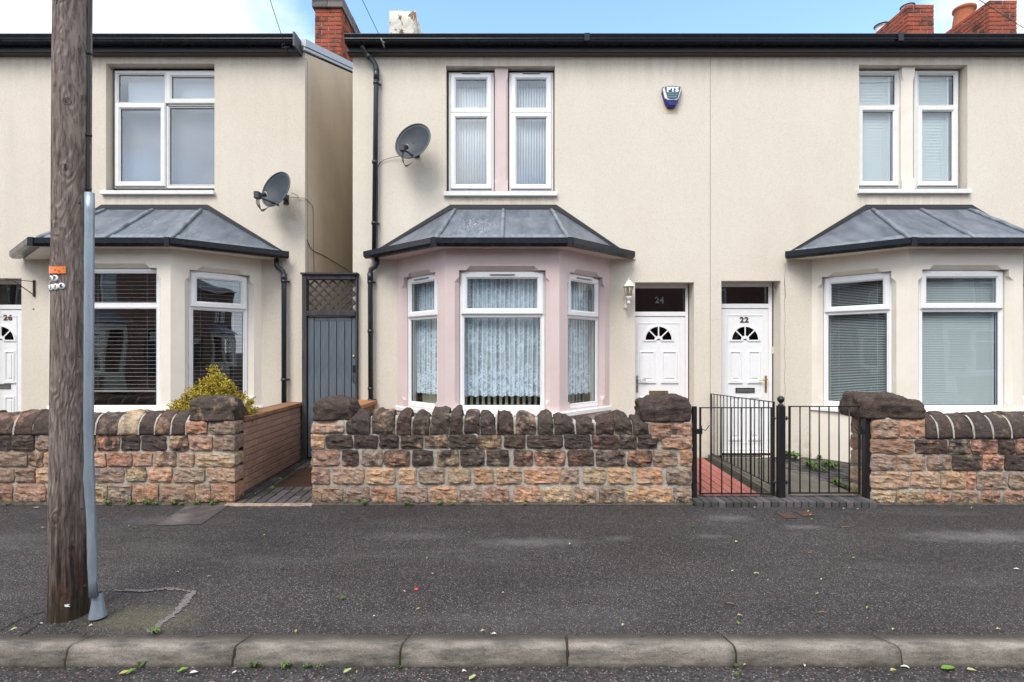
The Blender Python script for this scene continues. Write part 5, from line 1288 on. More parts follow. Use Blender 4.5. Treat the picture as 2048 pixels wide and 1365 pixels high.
# railing running back from the post to the house
ra = empty('metal_railing', (2.73, 6.3, .25), 'black iron railing dividing the red path from the next yard', 'railing')
XR = 2.73; ya, yb = 5.47, DH-.03
def rz(y, a, b): return a+(b-a)*(y-ya)/(yb-ya)
zt0, zt1, zb0, zb1 = 1.195, 1.145, .325, .325
def rbox(z0, z1, h): return G().add([(XR-.011, ya, z0), (XR+.011, ya, z0), (XR+.011, ya, z0+h), (XR-.011, ya, z0+h), (XR-.011, yb, z1), (XR+.011, yb, z1), (XR+.011, yb, z1+h), (XR-.011, yb, z1+h)], [(0, 1, 2, 3), (4, 7, 6, 5), (0, 4, 5, 1), (1, 5, 6, 2), (2, 6, 7, 3), (3, 7, 4, 0)])
rbox(zt0, zt1, .010).build('top_rail', IRON, ra); rbox(zb0, zb1, .012).build('bottom_rail', IRON, ra)
for i in range(17):
    y = ya+.01+(yb-ya-.02)*i/16; G().tube([(XR, y, rz(y, zb0, zb1)), (XR, y, rz(y, zt0, zt1)+.004)], .0062, 6).build('bar', IRON, ra)
G().box(XR-.009, XR+.009, ya, ya+.02, .22, 1.2).box(XR-.009, XR+.009, yb-.02, yb, .25, 1.15).build('stile', IRON, ra)
# black rail in front of the door sill of 22
th = G().box(px(1445, 7.0), px(1536, 7.0), 7.20, 7.23, .285, .30).build('threshold_bar', IRON, h22)

# ---------------------------------------------------------------- boarded passage gate
DP_ = 7.20
qx = lambda x: px(x, DP_); qz = lambda y: pz(y, DP_)
pg = empty('wooden_gate', (qx(660), DP_, .27), 'grey-blue boarded gate with trellis top closing the passage between the houses', 'gate')
G().box(qx(606.5), qx(615.5), DP_-.05, DP_+.05, .25, qz(549)).box(qx(712.5), qx(715.5), DP_-.03, DP_+.05, .25, qz(549)).box(qx(615.5), qx(712.5), DP_-.04, DP_+.05, qz(560), qz(550.5)).box(qx(615.5), qx(712.5), DP_-.045, DP_+.05, qz(632.5), qz(623)).build('gate_frame', DARKWOOD, pg, bevel=.004)
G().box(qx(604), qx(717), DP_-.07, DP_+.06, qz(550.2), qz(546.8)).build('head_board', DARKWOOD, pg)
bx = [616.2, 628.8, 641.6, 658.5, 674, 690, 703.5, 712.3]
for i, (a, b) in enumerate(zip(bx[:-1], bx[1:])):
    G().box(qx(a)+.0045, qx(b)-.0045, DP_-.012+rp.uniform(-.003, .002), DP_+.02, .29, qz(636 if i in (0, 6) else 643)).build('board', BOARD, pg, bevel=.003)
G().box(qx(629.5), qx(703), DP_-.010, DP_+.02, qz(642.4), qz(635.6)).build('ledge', BOARD, pg, bevel=.003)
G().box(qx(616), qx(713), DP_+.021, DP_+.03, .29, qz(634)).build('backing_board', DARKWOOD, pg)
# trellis laths, clipped to the opening
tx0, tx1, tz0, tz1 = qx(615.5), qx(713), qz(623), qz(560)
def lath(c, sgn, y):
    # line x*? : z = tz0 + sgn*(x - c)
    pts = []
    for x in (tx0, tx1):
        z = tz0+sgn*(x-c)
        if tz0 <= z <= tz1: pts.append((x, z))
    for z in (tz0, tz1):
        x = c+(z-tz0)/sgn
        if tx0 < x < tx1: pts.append((x, z))
    if len(pts) < 2: return
    (xa, za), (xb, zb) = pts[0], pts[1]
    if math.hypot(xb-xa, zb-za) < .04: return
    d = Vector((xb-xa, zb-za)).normalized()*.0 ; n_ = Vector((-(zb-za), xb-xa)).normalized()*.0115
    G().prism([(xa+n_.x, za+n_.y), (xb+n_.x, zb+n_.y), (xb-n_.x, zb-n_.y), (xa-n_.x, za-n_.y)], y, y+.008, 'y').build('lath', DARKWOOD, pg)
for k in range(-7, 13):
    lath(tx0+.04+k*.124, 1, DP_+.0); lath(tx0+.02+k*.124, -1, DP_+.009)
G().lathe([(0, .012), (.008, .012), (.018, .008), (.021, 0)], (qx(707.5), DP_-.012, qz(713.5)), 14, axis=Vector((0, -1, 0))).build('lock', BRASS, pg)
G().box(qx(706), qx(712), DP_-.018, DP_-.010, qz(745), qz(731)).tube(bez([(qx(708.5), DP_-.014, qz(748)), (qx(708), DP_-.04, qz(752)), (qx(708), DP_-.04, qz(761)), (qx(708.5), DP_-.014, qz(766))], 4), .006, 6).build('handle', IRON, pg)

# ---------------------------------------------------------------- rainwater pipes
def pipe(label, pts, joints, group='downpipes on the house fronts', brackets=()):
    t = empty('downpipe', pts[-1], label, 'downpipe', group)
    o = G().tube(pts, .0335, 14).build('pipe', PIPE, t)
    for p, q in joints: G().tube([p, q], .040, 14).build('socket', PIPE, t)
    for (x, z) in brackets:
        G().tube([(x, DH-.075, z-.018), (x, DH-.075, z+.018)], .041, 14).box(x+.02, x+.062, DH-.045, DH-.03, z-.012, z+.012).tube([(x+.05, DH-.06, z), (x+.05, DH+.0, z)], .006, 6).build('bracket', PIPE, t)
YP = DH-.075; ax = lambda x: px(x, YP); az = lambda y: pz(y, YP)
p1 = [(ax(728), YP-.06, az(88)), (ax(728.5), YP-.06, az(100)), (ax(732), YP-.03, az(107)), (ax(749), YP, az(127)), (ax(753), YP, az(137)), (ax(752.5), YP, az(150)), (ax(748.5), YP, az(508))]
pipe('slate grey downpipe from the eaves gutter to the pink bay roof', p1, [((ax(753), YP, az(140)), (ax(752.8), YP, az(160))), ((ax(736), YP-.02, az(112)), (ax(741), YP-.012, az(118))), ((ax(749.8), YP, az(322)), (ax(749.7), YP, az(328))), ((ax(728), YP-.06, az(90)), (ax(728.5), YP-.06, az(98)))],
     brackets=((ax(752.3), az(167)), (ax(748.7), az(447))))
p2 = [(ax(754), YP, az(515)), (ax(754), YP, az(527)), (ax(750), YP, az(534)), (ax(742), YP, az(539)), (ax(740.5), YP, az(548)), (ax(741.5), YP, az(808))]
pipe('slate grey downpipe left of the pink bay, below its gutter', p2, [((ax(740.5), YP, az(546)), (ax(740.6), YP, az(562))), ((ax(741), YP, az(660)), (ax(741), YP, az(666))), ((ax(741.3), YP, az(775)), (ax(741.3), YP, az(780)))], brackets=((ax(740.8), az(565)), (ax(741.4), az(801))))
p3 = [(ax(553), YP, az(518)), (ax(553), YP, az(530)), (ax(556), YP, az(536)), (ax(565), YP, az(542)), (ax(568), YP, az(551)), (ax(568), YP, az(812))]
pipe('slate grey downpipe right of the venetian-blind bay', p3, [((ax(568), YP, az(548)), (ax(568), YP, az(562)))], brackets=((ax(568), az(563)), (ax(568), az(760))))

# ---------------------------------------------------------------- satellite dishes
def dish(label, c, rx, rz_, rot, lnb, armfoot, seed, cables):
    """c: centre of the reflector; rot: matrix turning -Y (facing) to the dish axis"""
    t = empty('satellite_dish', (c[0], DH, c[2]), label, 'satellite dish', 'satellite dishes on the house fronts')
    M = Matrix.Translation(c) @ rot
    g = G(M); nr, na = 7, 36; vs = [(0, 0, 0)]; fs = []
    for i in range(1, nr+1):
        r = i/nr
        for k in range(na):
            a = 2*math.pi*k/na; vs.append((rx*r*math.cos(a), -.062*r*r, rz_*r*math.sin(a)))
    for k in range(na): fs.append((0, 1+k, 1+(k+1) % na))
    for i in range(nr-1):
        for k in range(na): fs.append((1+i*na+k, 1+(i+1)*na+k, 1+(i+1)*na+(k+1) % na, 1+i*na+(k+1) % na))
    g.add(vs, fs, True); o = g.build('reflector', DISH, t, fix=True); s_ = o.modifiers.new('s', 'SOLIDIFY'); s_.thickness = .007; s_.offset = 0
    rim = [(rx*1.0*math.cos(2*math.pi*k/na), -.064, rz_*math.sin(2*math.pi*k/na)) for k in range(na+1)]
    G(M).tube(rim, .008, 6, cap=False).build('rim', DISHBACK, t)
    for (u, v) in ((-.02, .0), (.055, .01), (.02, -.14)): G(M).lathe([(0, .006), (.008, .005), (.009, 0)], (u, -.004, v), 8, axis=Vector((0, -1, 0))).build('bolt', INK, t)
    # bracket to the wall
    b = M @ Vector((0, .01, -.02))
    G().tube([b, b+Vector((0, .05, -.02)), (b.x, DH-.02, b.z-.03)], .020, 10).box(b.x-.035, b.x+.035, DH-.012, DH, b.z-.09, b.z+.04).build('wall_bracket', PLAST, t)
    G().tube([armfoot, lnb+Vector((.03, .02, -.02))], .0125, 8).build('arm', PLAST, t)
    d = (Vector(c)-lnb).normalized()
    ln = G().box(lnb.x-.032, lnb.x+.032, lnb.y-.05, lnb.y+.03, lnb.z-.045, lnb.z+.045).tube([lnb, lnb+d*.085], .024, 12).tube([lnb+d*.085, lnb+d*.115], .033, 14).build('receiver', PLAST, t, bevel=.006)
    G().tube([lnb+d*.112, lnb+d*.120], .0335, 14).build('feed_cap', WHITEP, ln)
    for i, cb in enumerate(cables): G().tube(bez(cb, 6), .0038, 6).build('cable', (CABLE, BROWNCABLE, GREYCABLE)[i % 3], t)
def rotm(yaw, pitch, roll): return Matrix.Rotation(R(yaw), 4, 'Z') @ Matrix.Rotation(R(pitch), 4, 'X') @ Matrix.Rotation(R(roll), 4, 'Y')
YD = DH-.23; s_ = F/YD
c = Vector((px(829.5, YD), YD, pz(288, YD))); lnb = Vector((px(805, YD-.30), YD-.30, pz(297, YD-.30))); ft = Vector((px(828, YD-.03), YD-.06, pz(315, YD-.03)))
bc = [[lnb+Vector((.0+.012*i, 0, -.045)), lnb+Vector((-.01+.01*i, .01, -.13)), lnb+Vector((.03, .05, -.20-.01*i)), lnb+Vector((.085, .12, -.15)), lnb+Vector((.10, .2, -.11))] for i in range(3)]
wcab = [[(px(806, DH-.06)+.1, DH-.06, pz(313, DH)), (px(790, DH), DH-.03, pz(316, DH)), (px(768, DH), DH-.02, pz(322, DH)), (px(757, DH), DH-.02, pz(333+i*2, DH)), (px(755+i*1.5, DH), DH-.02, pz(360, DH)), (px(756, DH), DH-.015, pz(420, DH)), (px(756, DH), DH-.015, pz(495, DH))] for i in range(2)]
dish('grey satellite dish with looping cables, beside the pink-mullioned upper window', c, .232, .262, rotm(-14, -12, 40), lnb, ft, 1, bc+wcab)
c = Vector((px(559, YD), YD, pz(383.5, YD))); lnb = Vector((px(515.5, YD-.28), YD-.28, pz(391.5, YD-.28))); ft = Vector((px(559, YD-.03), YD-.05, pz(412, YD-.03)))
bc = [[lnb+Vector((-.015+.012*i, 0, -.045)), lnb+Vector((-.02+.012*i, .01, -.10)), lnb+Vector((.02+.004*i, .05, -.165-.008*i)), lnb+Vector((.075, .12, -.12)), lnb+Vector((.12, .15, -.06))] for i in range(4)]
XS = px(609.5, DH)
def sidep(x, y): D_ = XS*F/(x-1024); return (XS+.012, D_, pz(y, D_))
wcab = [[(px(585, DH), DH-.05, pz(388, DH)), (px(595, DH), DH-.03, pz(392, DH)), (px(599, DH), DH-.02, pz(398, DH))],
        [(px(583, DH), DH-.05, pz(397, DH)), (px(598, DH), DH-.02, pz(397, DH)), (px(609, DH)+.01, DH-.01, pz(398, DH)), sidep(618, 406), sidep(624, 416), sidep(625, 440), sidep(625.5, 500), sidep(627, 546)]]
dish('grey satellite dish at the corner of the left house, above the bay roof', c, .225, .250, rotm(-22, -12, 34), lnb, ft, 2, bc+wcab)
cb = G().tube(bez([sidep(613, 480), sidep(617, 492), sidep(625, 502), sidep(650, 514), sidep(702, 546)], 6), .0055, 6).build('cable', CABLE); tag(cb, 'thin black cable running down the tan passage side wall to the gate head', 'cable')
cb = G().tube(bez([(px(585, 7.15), 7.15, pz(113, 7.15)), (px(597, 7.2), 7.2, pz(113, 7.2)), (px(609, 7.2), 7.2, pz(119, 7.2)), sidep(613.5, 135), sidep(614, 300), sidep(614, 440), sidep(614.5, 547)], 8), .0028, 5).build('cable', GREYCABLE); tag(cb, 'thin grey cable clipped straight down the house corner beside the passage', 'cable')

# ---------------------------------------------------------------- alarm box
t = empty('alarm_box', (px(1345, DH), DH, pz(190, DH)), 'blue and white burglar alarm box lettered PTS, high on the wall', 'alarm box')
Y = DH-.085; f_ = lambda l, Y: [(px(x, Y), pz(y, Y)) for x, y in l]
def lerp_poly(P, k): cx_ = sum(p[0] for p in P)/len(P); cz_ = sum(p[1] for p in P)/len(P); return [(cx_+(a-cx_)*k, cz_+(b-cz_)*k) for a, b in P]
body = f_([(1325, 175), (1329, 173.5), (1345, 172.5), (1361, 173.5), (1364, 177), (1362, 185), (1355, 208), (1350, 215.5), (1336, 215.5), (1331, 208), (1324, 185)], DH-.04)
g = G(); n = len(body); fr = lerp_poly(body, .90)
g.add([(a, DH-.001, b) for a, b in body]+[(a, DH-.04, b) for a, b in body]+[(a, DH-.072, b) for a, b in fr], [tuple(range(2*n, 3*n))]+[(i, (i+1) % n, n+(i+1) % n, n+i) for i in range(n)]+[(n+i, n+(i+1) % n, 2*n+(i+1) % n, 2*n+i) for i in range(n)])
g.build('alarm_case', BLUEPL, t, bevel=.003)
wh = f_([(1329, 173.5), (1345, 172), (1362, 173.5), (1363.5, 177), (1357.5, 196), (1354, 200), (1336, 200), (1329.5, 196), (1325.5, 178)], Y)
G().prism(wh, DH-.082, DH-.071, 'y').build('alarm_cover', WHITEP, t, bevel=.002)
fc = f_([(1329, 175), (1337, 173.4), (1345, 173), (1353, 173.4), (1361.5, 175), (1355.5, 196.5), (1350, 198.5), (1340, 198.5), (1335.5, 196.5)], DH-.085)
G().prism(fc, DH-.086, DH-.080, 'y').build('sign_face', TEALPL, t)
text('PTS', .082, (px(1345.4, DH-.088), DH-.088, pz(179.7, DH-.088)), LETTERW, t, 'lettering', .0045, .001, sx=1.16)
for yy, wd in ((186, 11), (190, 10), (194, 9)):
    for k in range(-1, 2): G().box(px(1345.3+k*wd*.68-wd*.3, DH-.088), px(1345.3+k*wd*.68+wd*.3, DH-.088), DH-.0885, DH-.086, pz(yy+.6, DH-.088), pz(yy-.6, DH-.088)).build('print_line', LIGHTLINE, t)
G().box(px(1326.5, DH), px(1357, DH), DH-.003, DH-.0005, pz(227, DH), pz(212, DH)).build('paint_patch', Mt('yellower_old_render', (.62, .52, .37), .9).m, t)

# ---------------------------------------------------------------- wall lantern
t = empty('wall_lantern', (px(1254, DH), DH, pz(605, DH)), 'small cream carriage lantern on the wall left of door 24', 'lantern')
YL = DH-.14; lx = px(1257.5, YL); lz = lambda y: pz(y, YL)
def hexl(prof, ph=R(30), n=6, sm=False): return G().lathe(prof, (lx, YL, 0), n, sm, phase=ph)
hexl([(.085, lz(572.5)), (.088, lz(574)), (.062, lz(569)), (.038, lz(563.5)), (.030, lz(562)), (.012, lz(561.5)), (.008, lz(559)), (.011, lz(558)), (.006, lz(556.5)), (0, lz(555.5))]).build('lantern_roof', WHITEP, t)
hexl([(.066, lz(573)), (.038, lz(593)), (0, lz(593))]).build('lantern_glass', LAMPG, t)
g = G()
for k in range(6):
    a = R(30+60*k); g.tube([(lx+.068*math.cos(a), YL+.068*math.sin(a), lz(573)), (lx+.039*math.cos(a), YL+.039*math.sin(a), lz(593.5))], .0045, 5)
g.build('lantern_frame', WHITEP, t)
hexl([(.044, lz(593)), (.046, lz(595)), (.034, lz(599)), (.018, lz(602)), (.020, lz(604)), (.026, lz(606)), (.014, lz(609)), (0, lz(610))], n=12, sm=True).build('lantern_base', WHITEP, t)
G().lathe([(.012, 0), (.020, .03), (.017, .06), (0, .07)], (lx, YL, lz(590)), 10).build('bulb', BULB, t)
bxx = px(1251, DH)
G().tube(bez([(lx, YL, lz(607)), (lx-.01, YL+.03, lz(614)), (bxx, YL+.08, lz(616)), (bxx, DH-.015, lz(612))], 5), .011, 8).lathe([(0, .016), (.022, .014), (.030, 0)], (bxx, DH-.0, lz(613)), 14, axis=Vector((0, -1, 0))).box(bxx-.014, bxx+.014, DH-.014, DH, lz(613), lz(590)).build('bracket', WHITEP, t)

# iron hanging bracket on the left house
t = empty('hanging_basket_bracket', (px(70, DH), DH, pz(577, DH)), 'rusty iron hanging basket bracket beside door 26', 'bracket')
g = G().box(px(68, DH), px(71, DH), DH-.02, DH, pz(594, DH), pz(561, DH)).build('back_plate', RUST, t)
yo = DH-.10; G().tube([(px(69.5, DH), DH-.02, pz(564, DH)), (px(28, yo), yo-.1, pz(560, yo))], .005, 6).tube([(px(69.5, DH), DH-.02, pz(590, DH)), (px(40, yo), yo-.08, pz(565, yo)), (px(29, yo), yo-.1, pz(560, yo))], .006, 6).build('arm', RUST, t)
G().tube(arc((px(28, yo), yo-.1, pz(562, yo)), .018, 0, 360, 14), .005, 6).build('hook_ring', RUST, t)
vp = G().box(px(66, DH)-0, px(68.5, DH), DH-.006, DH, pz(620, DH), pz(617.5, DH)).build('wall_plug', INK, h26)

# ---------------------------------------------------------------- telegraph pole
DPC = 3.215
pole = empty('telegraph_pole', (px(137.5, DPC), DPC, .11), 'thick weathered timber telegraph pole with orange and white number tags', 'telegraph pole')
def pc(z): return px(137.5, DPC)+(z-.11)*.0066
def pr(z): return .0985+.004*max(0, (1.0-z))-.0006*z
g = G(); na = 64; zs = [.02+i*.07 for i in range(112)]; vs = []
for z in zs:
    for k in range(na):
        a = 2*math.pi*k/na; r = pr(z)*(1+.012*noise.noise(Vector((math.cos(a)*1.4, math.sin(a)*1.4, z*.7)))+.010*noise.noise(Vector((math.cos(a)*7, math.sin(a)*7, z*.5))))
        # long drying cracks
        for ca, z0, z1, dp in ((-2.55, -1, 1.9, .016), (-2.15, 1.4, 3.2, .010), (-1.2, 2.3, 6, .006), (-.65, -1, .9, .006), (-1.75, 3.0, 7, .006)):
            d_ = abs((a-2*math.pi if a > math.pi else a)-ca-.05*noise.noise(Vector((z*1.3, ca, 0))))
            if z0 < z < z1 and d_ < .06: r -= dp*(1-d_/.06)
        vs.append((pc(z)+r*math.cos(a), DPC+r*math.sin(a), z))
fs = [(i*na+k, i*na+(k+1) % na, (i+1)*na+(k+1) % na, (i+1)*na+k) for i in range(len(zs)-1) for k in range(na)]+[tuple(range((len(zs)-1)*na, len(zs)*na))]
g.add(vs, fs, True).build('trunk', POLE, pole, fix=False)
def onpole(x, y):
    """surface point of the pole seen at this place of its face"""
    D = DPC-.10; 
    for _ in range(6):
        z = pz(y, D); X = px(x, D); r = pr(z); dx = max(-r*.98, min(r*.98, X-pc(z))); D = DPC-math.sqrt(r*r-dx*dx)
    return Vector((pc(z)+dx, D, z)), Vector((dx, D-DPC, 0)).normalized()
KNOT = Mt('dark_knot', rough=.9); q = KNOT.math('SINE', KNOT.math('MULTIPLY', KNOT.vor(1, vec=KNOT.P((1, 1, 1), obj=True), rand=0), 500)); KNOT.col(KNOT.mix((.012, .008, .007), (.045, .028, .023), KNOT.noise(60, 4))); KNOT = KNOT.m
for (x, y, r) in ((134, 203, .019), (128, 334, .0165), (160, 471, .011), (161, 569, .013), (155, 680, .012), (168, 106, .012), (117, 66, .009), (163, 873, .011), (157, 1090, .012), (106, 452, .014), (102, 1040, .013), (112, 3, .012)):
    p, n = onpole(x, y); r *= 1.15; q = G().lathe([(0, .002), (r*.5, .003), (r*.72, .001), (r*.85, .001), (r*.95, .005), (r*1.2, -.006)], p-n*.004, 14, axis=n); q.build('knot', KNOT, pole)
# number tags
def curved(x0, x1, y0, y1, mat, name, lift=.003):
    g = G(); vs = []; m_ = 8
    for i in range(m_+1):
        p, n = onpole(x0+(x1-x0)*i/m_, (y0+y1)/2)
        for yy in (y0, y1):
            D_ = p.y; z = pz(yy, D_); vs += [(p.x+n.x*lift, p.y+n.y*lift, z), (p.x-n.x*.004, p.y-n.y*.004, z)]
    fs = []
    for i in range(m_): b = i*4; fs += [(b, b+4, b+6, b+2), (b, b+1, b+5, b+4), (b+2, b+6, b+7, b+3)]
    fs += [(0, 2, 3, 1), (m_*4, m_*4+1, m_*4+3, m_*4+2)]
    return g.add(vs, fs).build(name, mat, pole)
curved(99.8, 132, 533.5, 547.5, ORANGE, 'orange_tag', .006)
for (x, y, r) in ((104, 538, 1.0), (112, 540.5, 1.2), (118.5, 542, 1), (120.5, 544, 1.1), (127, 537, .8)):
    p, n = onpole(x, y); G().lathe([(0, .0012), (r/340, .001), (r/340, 0)], p+n*.006, 8, axis=n).build('punched_dot', INK, pole)
for (x, y, ch_) in ((102.5, 558, 'D'), (111, 557, 'P'), (99.2, 577, '1'), (104.3, 575.5, '1'), (112.2, 574, '1'), (123.3, 572.5, '6')):
    p, n = onpole(x, y); r = .0185
    G(Matrix.Translation(p) @ n.to_track_quat('-Y', 'Z').to_matrix().to_4x4()).lathe([(0, .006), (r*.9, .006), (r, .004), (r, -.004)], (0, 0, 0), 20, axis=Vector((0, -1, 0))).build('number_tag', TAGW, pole)
    q = text(ch_, .031, p+n*.0075, INK, pole, 'tag_lettering', .0009, .0006)
    ang = math.atan2(n.x, -n.y); q.rotation_euler = (R(90), 0, ang)
# splinter of paper near the foot
p, n = onpole(133, 1211); G().add([p+n*.004+Vector((-.025, 0, .004)), p+n*.006+Vector((.0, 0, -.006)), p+n*.006+Vector((.025, 0, -.006)), p+n*.006+Vector((.012, 0, .002)), p+n*.008+Vector((.026, 0, .012))], [(0, 1, 2, 3), (0, 3, 4)]).build('paper_scrap', TAGW, pole)
# steel cable guard on the pole's right flank
g = G(); path = []
for i in range(25):
    y = 387+(1190-387)*i/24; D_ = DPC-.055; z = pz(y, D_)
    xx = 181+(192-181)*max(0, (y-860)/330)**1.2+(2.0*math.exp(-((y-1075)/30)**2) if y > 900 else 0)
    path.append((px(xx, D_)+.0, D_-.012*(i/24), z))
g = G(); vs = []; k = 9; hw = .0265
for i, p in enumerate(path):
    for j in range(k):
        a = math.pi*(j/(k-1)); d_ = .010*noise.noise(Vector((i*.5, j*.4, 3)))*(1 if i > 14 else .15)
        # channel opening faces the pole (to the left and back)
        vs.append((p[0]+math.cos(a)*hw*1.0+d_, p[1]-math.sin(a)**.6*.030+d_, p[2]))
fs = [(i*k+j, i*k+j+1, (i+1)*k+j+1, (i+1)*k+j) for i in range(len(path)-1) for j in range(k-1)]
g.add(vs, fs, True); o = g.build('cable_guard', GALV, pole, fix=False); sm_ = o.modifiers.new('s', 'SOLIDIFY'); sm_.thickness = .003
for y in (410, 566, 714, 867, 1015, 1096, 1166):
    D_ = DPC-.055; xx = 168.5+(181-168.5)*max(0, (y-860)/330)**1.2
    G().tube([(px(xx, D_)-.004, D_-.03, pz(y, D_)), (px(xx, D_)+.004, D_-.045, pz(y, D_)+.002)], .005, 6).build('nail', INK, pole)
D_ = 3.11; P0 = path[-1]
G().lathe([(.026, 0), (.031, -.05), (.039, -.100), (.045, -.130), (.047, -.145)], (P0[0]+.004, P0[1]+.02, P0[2]+.010), 18).build('guard_shoe', GALV, pole)
# black supply cable above the guard
cpts = []
for i in range(60):
    z = 2.55+i*.085; cpts.append((pc(z)+.101+.002*math.sin(i*.9), DPC-.002, z))
G().tube(cpts, .0095, 8).build('cable', CABLE, pole)
for z in (3.05, 3.55, 3.98, 2.72, 4.4, 5.2): G().box(pc(z)+.094, pc(z)+.116, DPC-.018, DPC+.012, z-.006, z+.006).build('cable_clip', CABLE, pole)
PT = Vector((pc(7.6), DPC, 7.62))
G().lathe([(.16, 0), (.16, .05), (.03, .12), (0, .13)], PT+Vector((0, 0, 0)), 16).build('pole_cap', GALV, pole)
# overhead wires
def wire(a, b, sag, r, label):
    a, b = Vector(a), Vector(b); p = [a.lerp(b, i/24)-Vector((0, 0, sag*4*(i/24)*(1-i/24))) for i in range(25)]
    o = G().tube(p, r, 5).build('overhead_wire', CABLE); tag(o, label, 'wire', 'overhead wires from the telegraph pole')
ya_ = DH-.27
wire(PT+Vector((0, 0, -.1)), (px(571, ya_), ya_, pz(95, ya_)), .0, .0042, 'thin overhead wire to the eaves corner of the left house')
wire(PT+Vector((0, 0, -.1)), (px(761, ya_), ya_, pz(76, ya_)), .0, .0042, 'thin overhead wire to the eaves above the slate downpipe')
wire(PT+Vector((0, 0, -.1)), (px(2112, ya_), ya_, pz(97, ya_)), .05, .0046, 'overhead wire crossing the top right corner before the chimneys')
g = G().tube([(px(761, ya_), ya_, pz(76, ya_)), (px(768, DH-.18), DH-.20, pz(92, DH-.18)), (px(772, DH-.05), DH-.1, pz(99, DH-.1))], .010, 6).tube([(px(768, DH-.2), DH-.24, pz(88, DH-.2)), (px(776, DH-.1), DH-.12, pz(88, DH-.1))], .006, 6)
o = g.build('wire_anchor', STEEL); tag(o, 'steel wire anchor hook under the gutter above the downpipe', 'wire anchor', 'wire anchors under the eaves')
g = G().tube([(px(571, ya_), ya_, pz(95, ya_)), (px(574, DH-.2), DH-.2, pz(100, DH-.2)), (px(577, DH-.04), DH-.06, pz(110, DH-.04))], .011, 6).tube([(px(568, DH-.2), DH-.26, pz(101, DH-.2)), (px(582, DH-.2), DH-.24, pz(98, DH-.2))], .007, 6)
o = g.build('wire_anchor', CABLE); tag(o, 'black wire anchor on the gutter end of the left house', 'wire anchor', 'wire anchors under the eaves')
g = G().tube(bez([(px(573, ya_), ya_, pz(98, ya_)), (px(566, DH-.3), DH-.30, pz(88, DH-.3)), (px(563, DH-.3), DH-.28, pz(96, DH-.3)), (px(575, DH-.1), DH-.08, pz(113, DH-.1))], 6), .003, 5)
tag(g.build('cable', CABLE), 'short black cable loop hanging by the wire anchor of the left house', 'cable')
# ---------------------------------------------------------------- plants
def leafmat(name, c1, c2, c3=None):
    m = Mt(name, rough=.6, spec=.3); r = m.noise(14, 3, .6); a = m.mix(c1, c2, m.ramp(r, (.35, 0), (.65, 1)))
    if c3: a = m.mix(a, c3, m.ramp(m.noise(45, 2), (.55, 0), (.65, 1)))
    m.col(a); return m.m
CONIF = leafmat('gold_conifer_leaf', (.32, .28, .03), (.60, .44, .05), (.60, .30, .04))
CONIFG = leafmat('green_conifer_leaf', (.06, .10, .015), (.15, .17, .03))
WEEDM = leafmat('weed_leaf', (.05, .10, .022), (.12, .19, .045)); PALELEAF = leafmat('pale_fallen_leaf', (.30, .36, .14), (.36, .38, .16)); GREENLEAF = leafmat('green_fallen_leaf', (.09, .20, .025), (.16, .28, .05))
YELLEAF = leafmat('yellow_fallen_leaf', (.36, .31, .09), (.30, .22, .08)); TWIGM = Mt('brown_twig', (.22, .13, .07), .8).m; PALEL = Mt('bleached_litter', (.55, .53, .48), .8).m; SOILM = Mt('brown_stem', (.08, .05, .03), .9).m
sh = empty('conifer_shrub', (px(424, 5.85), 5.85, .2), 'golden yellow conifer shrub rising behind the left stone wall', 'shrub')
rc = random.Random(5); DS = 5.9; cx, cz0 = px(428, DS), .35
stems = []; gs = G(); fol = {0: G(), 1: G()}
tips = []
tgt = [(427, 742, .0), (448, 760, .05), (408, 765, -.1), (466, 778, 0), (387, 780, .1), (372, 792, 0), (352, 806, -.05), (482, 793, .1), (500, 806, 0), (345, 820, -.1), (508, 824, .05), (436, 755, -.15), (455, 770, -.18), (418, 772, -.2), (395, 790, -.2), (440, 780, -.25), (365, 808, -.2), (476, 806, -.22), (410, 795, -.28), (490, 820, -.2), (380, 818, -.2), (455, 800, -.26), (430, 805, -.27), (350, 828, -.15), (400, 812, -.25), (470, 822, -.25), (498, 832, -.15), (425, 762, .15), (460, 785, .2), (395, 775, .18)]
for (tx, ty, dy) in tgt:
    e = Vector((px(tx, DS+dy), DS+dy, pz(ty, DS+dy))); b = Vector((cx+(e.x-cx)*.25, DS, cz0)); mid = b.lerp(e, .55)+Vector((0, 0, .02))
    path = bez([b, mid, e], 8); gs.tube(path, [.009*(1-i/len(path))+.002 for i in range(len(path))], 5)
    for i, p in enumerate(path):
        if i < 5: continue
        for s in range(30):
            d = Vector((rc.gauss(0, 1), rc.gauss(0, 1), rc.gauss(.55, .7))).normalized(); l = rc.uniform(.035, .10)*(1.15-.5*i/len(path))
            q0 = p+Vector((rc.gauss(0, .012), rc.gauss(0, .012), rc.gauss(0, .012)))
            for j in range(6):
                c = q0+d*l*(j/5); w_ = rc.uniform(.005, .009); n1 = Vector((rc.gauss(0, 1), rc.gauss(0, 1), rc.gauss(0, 1))).normalized(); dd = (d+n1*.9).normalized(); sd = dd.cross(Vector((rc.gauss(0, 1), rc.gauss(0, 1), .2))).normalized()*w_
                ln = dd*rc.uniform(.012, .022); fg = fol[1 if (rc.random() < .25 + .35*(1-i/len(path))) else 0]
                fg.add([c-sd*.3, c+ln*.5-sd, c+ln, c+ln*.5+sd], [(0, 1, 2, 3)])
gs.build('stem', SOILM, sh)
for k, mt in ((0, CONIF), (1, CONIFG)):
    o = fol[k].build('foliage', mt, sh, fix=False); o['kind'] = 'stuff'

